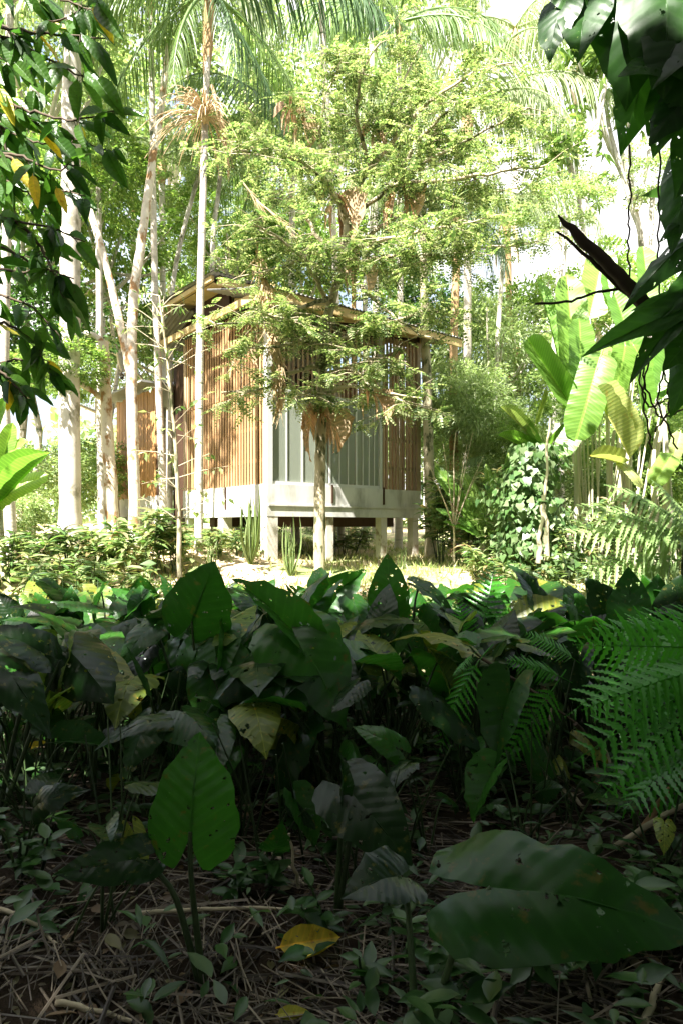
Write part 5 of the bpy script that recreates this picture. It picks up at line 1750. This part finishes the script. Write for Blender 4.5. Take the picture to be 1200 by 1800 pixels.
# smaller, younger arrow plants and a tangle of bare stalks nearer the viewer
young = []
tries = 0
while len(young) < 30 and tries < 3000:
    tries += 1
    d = rng.uniform(2.15, 3.9)
    x = rng.uniform(-.54, .54) * d
    if d < 2.6 and -.6 < x < 1.2:
        continue
    if all((x - a) ** 2 + (d - c_) ** 2 > .10 for a, c_ in young):
        young.append((x, d))
files = {}
for (x, d) in sorted(young, key=lambda q: q[1]):
    px = 600 + FPX * x / d
    files.setdefault(min(LMK, key=lambda q: abs(q[0] - px))[1], []).append((x, d))
for nm, l in files.items():
    for i_, (x, d) in enumerate(l):
        b = G(x, d)
        t = thing('young_arrow_plant', 'small thin-stalked arrow-leaf plant below the %s, %s small one back' % (nm, ORD[i_]), 'plant', b, 'young arrow-leaf plants on the floor')
        for k in range(rng.integers(2, 5)):
            az = rng.uniform(0, 6.283)
            a = b + Vector((math.cos(az) * .14, math.sin(az) * .14, rng.uniform(.16, .5)))
            el = rng.uniform(-1.0, .9)
            dv = Vector((math.cos(az) * math.cos(el), math.sin(az) * math.cos(el), math.sin(el)))
            taro_leaf(t, a, a + dv * rng.uniform(.09, .21), Vector((math.cos(az), math.sin(az) - .3, 1.0)) + Vector(rng.normal(0, .2, 3)), int(rng.integers(0, 6)), rng.uniform(.7, 1.1), rng.uniform() < .08, pr=.005)
        for k in range(rng.integers(3, 7)):
            az = rng.uniform(0, 6.283)
            e = b + Vector((math.cos(az) * .22, math.sin(az) * .22, rng.uniform(.2, .65)))
            s0 = b + Vector((rng.normal(0, .06), rng.normal(0, .06), -.02))
            part('petiole', MB().tube(poly([s0, s0.lerp(e, .5) + Vector((0, 0, .04)), e], 8), np.linspace(.006, .003, 8), 5).mesh('petiole'), M_['petiole'], t)

# ------------------------------------------------------------------ ferns
def fern(label, base, fr, wid=1.0, nr=(-.3, -.8, 1)):
    t = thing('fern', label, 'fern', base, 'green ferns in the shade')
    for (a, tp, k) in fr:
        part('frond', FERN[k], None, t, place(Vector(a), Vector(tp), Vector(nr) + Vector(rng.normal(0, .35, 3)), wid * rng.uniform(.85, 1.1)))
        part('stalk', MB().tube(poly([base, Vector(base).lerp(a, .6) + Vector((0, 0, .06)), a], 8), np.linspace(.008, .005, 8), 5).mesh('stalk'), M_['petiole'], t)
    return t


fern('largest green fern, its many fronds sweeping in from the frame edge', G(1.55, 2.75), [
    (at(1260, 1140, 2.9), at(1035, 1130, 2.75), 0), (at(1250, 1120, 3.0), at(1000, 1185, 2.9), 1), (at(1265, 1170, 2.8), at(1040, 1215, 2.6), 0), (at(1260, 1190, 2.75), at(1030, 1300, 2.6), 1),
    (at(1255, 1230, 2.7), at(1050, 1345, 2.55), 1), (at(1270, 1290, 2.7), at(1085, 1380, 2.5), 0), (at(1280, 1120, 3.2), at(1060, 1080, 3.1), 0), (at(1270, 1330, 2.7), at(1110, 1420, 2.5), 1), (at(1290, 1230, 2.9), at(1120, 1170, 2.75), 0), (at(1290, 1100, 3.2), at(1130, 1080, 3.0), 1),
    (at(1255, 1160, 3.0), at(1045, 1250, 2.9), 1)], 1.0)
fern('upright feathery fern rising over the arrow leaves toward the clearing', G((850 - 600) / FPX * 4.2, 4.2), [
    (at(835, 1160, 4.2), at(872, 985, 4.3), 0), (at(828, 1170, 4.1), at(800, 1060, 4.0), 0), (at(850, 1170, 4.1), at(905, 1075, 4.0), 0)], 1.0, (-.2, -1, .4))
fern('small bright fern frond hanging above the dark stems', G((800 - 600) / FPX * 3.3, 3.3), [
    (at(842, 1160, 3.3), at(745, 1290, 3.1), 1), (at(830, 1150, 3.3), at(790, 1180, 3.2), 0)], .9, (-.5, -.8, .8))
fern('bright fern frond drooping beside the slanting dark stick', G((960 - 600) / FPX * 3.2, 3.2), [
    (at(975, 1205, 3.2), at(888, 1330, 3.0), 1), (at(985, 1190, 3.2), at(900, 1150, 3.1), 0), (at(1010, 1160, 3.3), at(930, 1105, 3.3), 0)], .95, (-.5, -.8, .8))

# ------------------------------------------------------------------ shade tree reaching over the camera, its low sprays hanging in view
BL = [blade_mesh('branch_leaf', w_ellip, 10, 6, droop=.16, fold=.14, wave=.012), blade_mesh('branch_leaf', w_ellip, 10, 6, droop=.34, fold=.06, wave=.02, curl=.3), blade_mesh('branch_leaf', w_ellip, 10, 6, droop=.06, fold=.30, wave=.012)]
for m in BL:
    m.materials.append(M_['branch_leaf'])
sb = G(-3.6, 1.6)
st_ = thing('shade_tree', 'shading tree with dark pointed leaves and some yellow ones hanging in from the frame edge', 'tree', sb)
part('trunk', trunk_curve([sb - Vector((0, 0, .3)), (-3.55, 1.6, 1.5), (-3.3, 1.5, 3.5), (-2.8, 1.2, 5.6), (-2.2, .4, 7.2)], .19, .12, 12, 24, .006, 1.4, 71).mesh('trunk'), M_['bark_moss'], st_)
part('limb', trunk_curve([(-3.5, 1.55, 2.4), (-2.9, 2.3, 3.2), (-2.4, 2.9, 3.7), (-2.0, 3.2, 4.1)], .06, .025, 8, 16, .006, 1, 72).mesh('limb'), M_['bark_dark'], st_)
part('limb', trunk_curve([(-3.55, 1.6, 1.7), (-3.0, 2.4, 2.3), (-2.4, 3.0, 2.7), (-1.95, 3.2, 2.9)], .05, .02, 8, 16, .006, 1, 73).mesh('limb'), M_['bark_dark'], st_)
SPR = [  # twigs: start, then to end, pixel & depth
    [(-60, 30, 3.2), (20, 70, 3.15), (80, 50, 3.1), (150, 10, 3.05)],
    [(-60, 40, 3.2), (40, 55, 3.1), (100, 60, 3.0), (185, 68, 2.95)],
    [(-40, 150, 3.2), (50, 195, 3.1), (130, 215, 3.0), (200, 195, 2.95)],
    [(0, 40, 3.2), (50, 85, 3.15), (100, 112, 3.1), (160, 140, 3.0)],
    [(-40, 165, 3.25), (60, 215, 3.15), (120, 238, 3.1), (190, 265, 3.05)],
    [(-40, 260, 3.3), (40, 275, 3.2), (90, 300, 3.1), (140, 290, 3.0)],
    [(-40, 265, 3.3), (20, 275, 3.2), (90, 330, 3.2), (150, 345, 3.1)],
    [(-50, 360, 3.4), (30, 390, 3.3), (90, 400, 3.2), (150, 425, 3.1)],
    [(30, 390, 3.3), (70, 430, 3.3), (95, 480, 3.2), (110, 520, 3.15)],
    [(-40, 460, 3.4), (30, 480, 3.3), (80, 470, 3.2), (130, 490, 3.1)],
    [(-40, 560, 3.5), (20, 570, 3.4), (60, 600, 3.4), (90, 650, 3.3)],
    [(-40, 120, 3.5), (10, 250, 3.5), (20, 350, 3.5), (40, 420, 3.5)],
    [(-40, 620, 3.5), (0, 650, 3.5), (40, 690, 3.4), (70, 730, 3.4)],
    [(-50, 420, 3.5), (20, 440, 3.45), (70, 470, 3.4), (120, 545, 3.3)],
    [(-50, 520, 3.6), (10, 520, 3.5), (60, 540, 3.5), (105, 590, 3.4)],
    [(-50, 300, 3.6), (0, 310, 3.5), (50, 340, 3.5), (80, 370, 3.4)],
    [(-50, 80, 3.6), (0, 100, 3.5), (40, 130, 3.5), (70, 170, 3.4)],
    [(-50, 660, 3.7), (-10, 640, 3.6), (40, 630, 3.6), (95, 660, 3.5)],
    [(-50, 210, 3.6), (0, 225, 3.5), (60, 250, 3.5), (110, 260, 3.4)],
    [(-60, -20, 3.3), (40, -20, 3.2), (110, 0, 3.1), (170, 20, 3.0)],
]
twm = MB()
nleaf = 0
for k, s in enumerate(SPR):
    P = poly([at(*q) for q in s], 22, .004, 80 + k)
    twm.tube(P, np.linspace(.010, .003, 22), 5)
    for m in range(15):
        i0 = rng.integers(2, 22)
        a = Vector(P[i0]) + Vector(rng.normal(0, .012, 3))
        d = Vector(norm(P[min(21, i0 + 1)] - P[i0 - 1])) * .5 + Vector((rng.normal(0, .45), rng.normal(0, .35), -.55 + rng.normal(0, .35)))
        L = rng.uniform(.12, .20)
        pa = a + d.normalized() * .02
        twm.tube([P[i0], pa], [.0025, .002], 4, cap=False)
        yl = rng.uniform() < .02
        part('leaf', YL if yl else BL[int(rng.integers(0, 3))], None, st_, place(pa, pa + d.normalized() * L, (rng.normal(0, .6), -.8 + rng.normal(0, .5), .35), rng.uniform(.85, 1.15)), label='yellowed leaf' if yl else None)
        nleaf += 1
for (bx, by, tx, ty, dd) in ((165, 12, 200, 68, 2.95), (58, 308, 66, 362, 3.0), (100, 330, 118, 372, 3.0), (0, 155, 25, 215, 3.1), (150, 250, 138, 210, 3.05)):
    part('leaf', YL, None, st_, place(at(bx, by, dd), at(tx, ty, dd - .03), (.3, -1, .3), .85), label='yellowed leaf')
for (bx, by, tx, ty, dd) in ((172, 5, 215, 68, 2.95), (140, 145, 136, 210, 2.9), (170, 140, 220, 207, 2.95), (178, 205, 180, 255, 2.95), (188, 265, 222, 330, 3.0), (100, 245, 140, 290, 3.0), (120, 300, 160, 345, 3.0), (28, 112, 66, 152, 3.05), (50, 95, 90, 145, 3.0), (150, 20, 168, 70, 3.0), (182, 205, 229, 237, 2.95), (200, 262, 225, 290, 3.0)):
    part('leaf', BL[2], None, st_, place(at(bx, by, dd), at(tx, ty, dd - .03), (rng.normal(0, .3), -1, .2), 1.0))
part('twigs', twm.mesh('twigs'), M_['twig'], st_, kind='stuff')
# the canopy proper, above and behind the camera
cn = MB()
lb_ = MB()
n = 0
for k in range(1150):
    c = np.array((rng.uniform(-11, 8), rng.uniform(-12, 6.5), rng.uniform(6.6, 8.8)))
    edge = 2.7 + .35 * math.sin(c[0] * 1.9) if c[0] < 1.4 else 5.0
    if c[1] > edge or c[2] < 1.4 + .83 * c[1] + .9:
        continue
    m = 60
    p = c + rng.normal(0, 1, (m, 3)) * np.array((.55, .55, .22))
    d = unit(m) + np.array((0, 0, -.4))
    cn.scatter(T_FOLD, frames(d, np.array((0, 0, 1.0)) + rng.normal(0, .35, (m, 3)), np.stack([rng.uniform(.22, .34, m)] * 3, -1)), p)
    if k % 8 == 0:
        q = np.array((-2.4, .6, 6.6))
        lb_.tube([q, (q + c) / 2 + np.array((0, 0, .25)), c], [.06, .04, .012], 6, cap=False)
GAPS = [(np.array((rng.uniform(-3.2, 3.4), rng.uniform(3.5, 6.9), rng.uniform(.0, 1.0))), rng.uniform(.24, .50)) for k in range(170)]


def thinned(mb):
    # leaves missing along some sun paths: the gaps that let flecks of sun reach the floor
    Vc = np.concatenate(mb.v).reshape(-1, 5, 3)
    cen = Vc.mean(1)
    sv = np.array(to_sun)
    keepc = np.ones(len(cen), bool)
    for tgt, gr in GAPS:
        if any(np.linalg.norm(np.cross(np.array(q) - tgt, sv)) < 1.0 for q in ((.75, 1.7, .5), (-.45, 2.0, .6), (.1, 2.2, .5))):
            continue
        rel = cen - tgt
        keepc &= np.linalg.norm(rel - (rel @ sv)[:, None] * sv, axis=1) > gr
    Vc = Vc[keepc]
    TT4 = np.array(T_FOLD[2])
    return MB().add(Vc.reshape(-1, 3), T=(TT4[None] + (np.arange(len(Vc)) * 5)[:, None, None]).reshape(-1, 3))


cn = thinned(cn)
for q in ((.75, 1.65, .5), (.45, 1.7, .4), (1.05, 1.6, .5), (-.45, 2.0, .6), (.1, 2.2, .5)):     # unseen clumps added across the sun's path to shade the nearest big leaves
    c = np.array(q) + np.array(to_sun) * 8.0
    m = 170
    cn.scatter(T_FOLD, frames(unit(m) + np.array((0, 0, -.4)), np.array((0, 0, 1.0)) + rng.normal(0, .35, (m, 3)), np.stack([rng.uniform(.22, .34, m)] * 3, -1)), c + rng.normal(0, 1, (m, 3)) * np.array((.36, .36, .2)))
part('canopy', cn.mesh('canopy'), M_['crown_c'], st_, kind='stuff')
part('limbs', lb_.mesh('limbs'), M_['bark_moss'], st_, kind='stuff')

# unseen growth of the wood round the camera, added to keep skylight off the floor
fw = MB()
for k in range(760):
    rr_ = rng.uniform(5.2, 9.5)
    a = rng.uniform(R(130), R(410))
    c = np.array((math.cos(a) * rr_ * 1.0, 1.2 + math.sin(a) * rr_, rng.uniform(.2, 8.2)))
    if c[1] > 1.0 and (abs(c[0]) < c[1] * .52 + 2.0 or (c[0] < 0 and c[1] + .5 * c[2] > 6.0)):
        continue
    m = 60
    p = c + rng.normal(0, 1, (m, 3)) * np.array((.6, .6, .45))
    fw.scatter(T_FOLD, frames(unit(m) + np.array((0, 0, -.4)), np.array((0, 0, 1.0)) + rng.normal(0, .5, (m, 3)), np.stack([rng.uniform(.24, .38, m)] * 3, -1)), p)
wmesh = thinned(fw).mesh('woodland')
wmesh.materials.append(M_['crown_c'])
tagged(link(bpy.data.objects.new('woodland', wmesh)), 'unseen dark woodland added behind and beside the viewpoint to block skylight', 'forest', None, 'stuff')

# ------------------------------------------------------------------ climbing vine on a trunk at the frame edge
VLM = [taro_mesh('vine_leaf', .30, .05, .03, 21), taro_mesh('vine_leaf', .15, .30, .03, 22), taro_mesh('vine_leaf', .5, -.1, .04, 23, .4)]
for m in VLM:
    m.materials.append(M_['vine_leaf'])
vb = G(1.47, 2.55)
vt = thing('vine_tree', 'dark trunk at the frame edge hung with climbing vine and big glossy leaves', 'tree', vb)
part('trunk', trunk_curve([vb - Vector((0, 0, .3)), (1.46, 2.55, 1.0), (1.44, 2.55, 2.0), (1.5, 2.55, 3.2), (1.6, 2.5, 4.6), (1.7, 2.4, 6.2)], .11, .09, 12, 26, .006, 1.3, 91).mesh('trunk'), M_['bark_dark'], vt)
VL = [
    (985, 10, 2.2, 958, 80, 2.15, .95, 0), (1030, 0, 2.2, 1015, 88, 2.1, .85, 1), (1000, -30, 2.2, 1050, 40, 2.15, 1.0, 0), (1060, -20, 2.2, 1090, 70, 2.1, 1.0, 0),
    (1110, -20, 2.15, 1120, 110, 2.05, 1.1, 2), (1170, -10, 2.1, 1180, 120, 2.0, 1.1, 0), (1210, 40, 2.1, 1150, 130, 2.0, 1.0, 1), (1230, 60, 2.1, 1190, 170, 2.0, 1.0, 0),
    (1150, 60, 2.2, 1115, 190, 2.1, .8, 2), (1200, 110, 2.1, 1110, 90, 2.0, .9, 0), (1190, 170, 2.15, 1150, 255, 2.05, .8, 1), (1220, 160, 2.1, 1165, 190, 2.0, 1.0, 2),
    (1225, 270, 2.2, 1170, 400, 2.1, .7, 0), (1230, 240, 2.2, 1195, 330, 2.1, .8, 1), (1230, 370, 2.2, 1185, 378, 2.1, .6, 2), (1215, 420, 2.2, 1118, 480, 2.1, .45, 2),
    (1225, 480, 2.2, 1150, 560, 2.1, .35, 1), (1230, 515, 2.2, 1135, 515, 2.1, .40, 0), (1195, 545, 2.15, 1035, 606, 2.05, .36, 1), (1190, 560, 2.15, 1105, 655, 2.05, .4, 1),
    (1230, 580, 2.2, 1180, 625, 2.1, .9, 0), (1230, 600, 2.2, 1195, 690, 2.1, .7, 2), (1080, -60, 2.3, 1040, 10, 2.2, 1.2, 0), (1160, -60, 2.3, 1140, 30, 2.2, 1.2, 1), (1240, 130, 2.3, 1205, 60, 2.2, 1.0, 2),
    (1240, -30, 2.2, 1215, 60, 2.1, 1.2, 0), (1130, 20, 2.3, 1085, 40, 2.2, 1.2, 2), (1190, 540, 2.2, 1130, 560, 2.1, .8, 0),
]
for (bx, by, bd, tx, ty, td, w, k) in VL:
    B = at(bx, by, bd)
    part('leaf', VLM[k], None, vt, place(B, at(tx, ty, td), (-.35 + rng.normal(0, .2), -1, .35), w))
    a = Vector((1.47, 2.52, B.z - .1))
    part('petiole', MB().tube(poly([a, a.lerp(B, .5) + Vector((0, 0, .05)), B], 8), np.linspace(.009, .005, 8), 5).mesh('petiole'), M_['petiole'], vt)
# hanging aerial roots
ar = MB()
for (pp) in ([(1105, 255), (1107, 330), (1102, 420), (1108, 520)], [(1160, 150), (1158, 280), (1155, 420), (1160, 560)], [(1150, 560), (1140, 620), (1130, 680), (1160, 740), (1200, 720)], [(1165, 540), (1172, 640), (1150, 700), (1190, 790)], [(1185, 560), (1165, 650), (1178, 720), (1150, 760)], [(1140, 600), (1120, 660), (1138, 720), (1175, 700)], [(1170, 520), (1130, 640), (1128, 700), (1145, 790)]):
    ar.tube(poly([at(x, y, 2.3 + .02 * i) for i, (x, y) in enumerate(pp)], 26, .003), .0035, 5)
part('aerial_root', ar.mesh('aerial_root'), M_['twig'], vt, kind='stuff')
# broken dark branch
b0, b1 = at(1195, 600, 2.35), at(980, 378, 2.25)
t = thing('broken_branch', 'thick dark broken branch slanting down to the vine trunk', 'branch', b0)
P = poly([b0, b0.lerp(b1, .5) + Vector((0, 0, .01)), b1], 20, .003, 5)
part('limb', MB().tube(P, np.concatenate([np.linspace(.030, .019, 16), [.018, .013, .009, .003]]), 8, flute=.12).mesh('limb'), M_['bark_dark'], t)
P = poly([at(1185, 590, 2.36), at(1090, 505, 2.33), at(1020, 440, 2.3), at(978, 408, 2.3)], 16, .002, 6)
part('side_limb', MB().tube(P, np.linspace(.016, .004, 16), 7).mesh('side_limb'), M_['bark_dark'], t)
P = poly([at(1092, 507, 2.33), at(1050, 512, 2.3), at(1000, 530, 2.25), at(940, 534, 2.2)], 16, .002, 7)
part('twig', MB().tube(P, np.linspace(.006, .004, 16), 6).mesh('twig'), M_['bark_dark'], t)
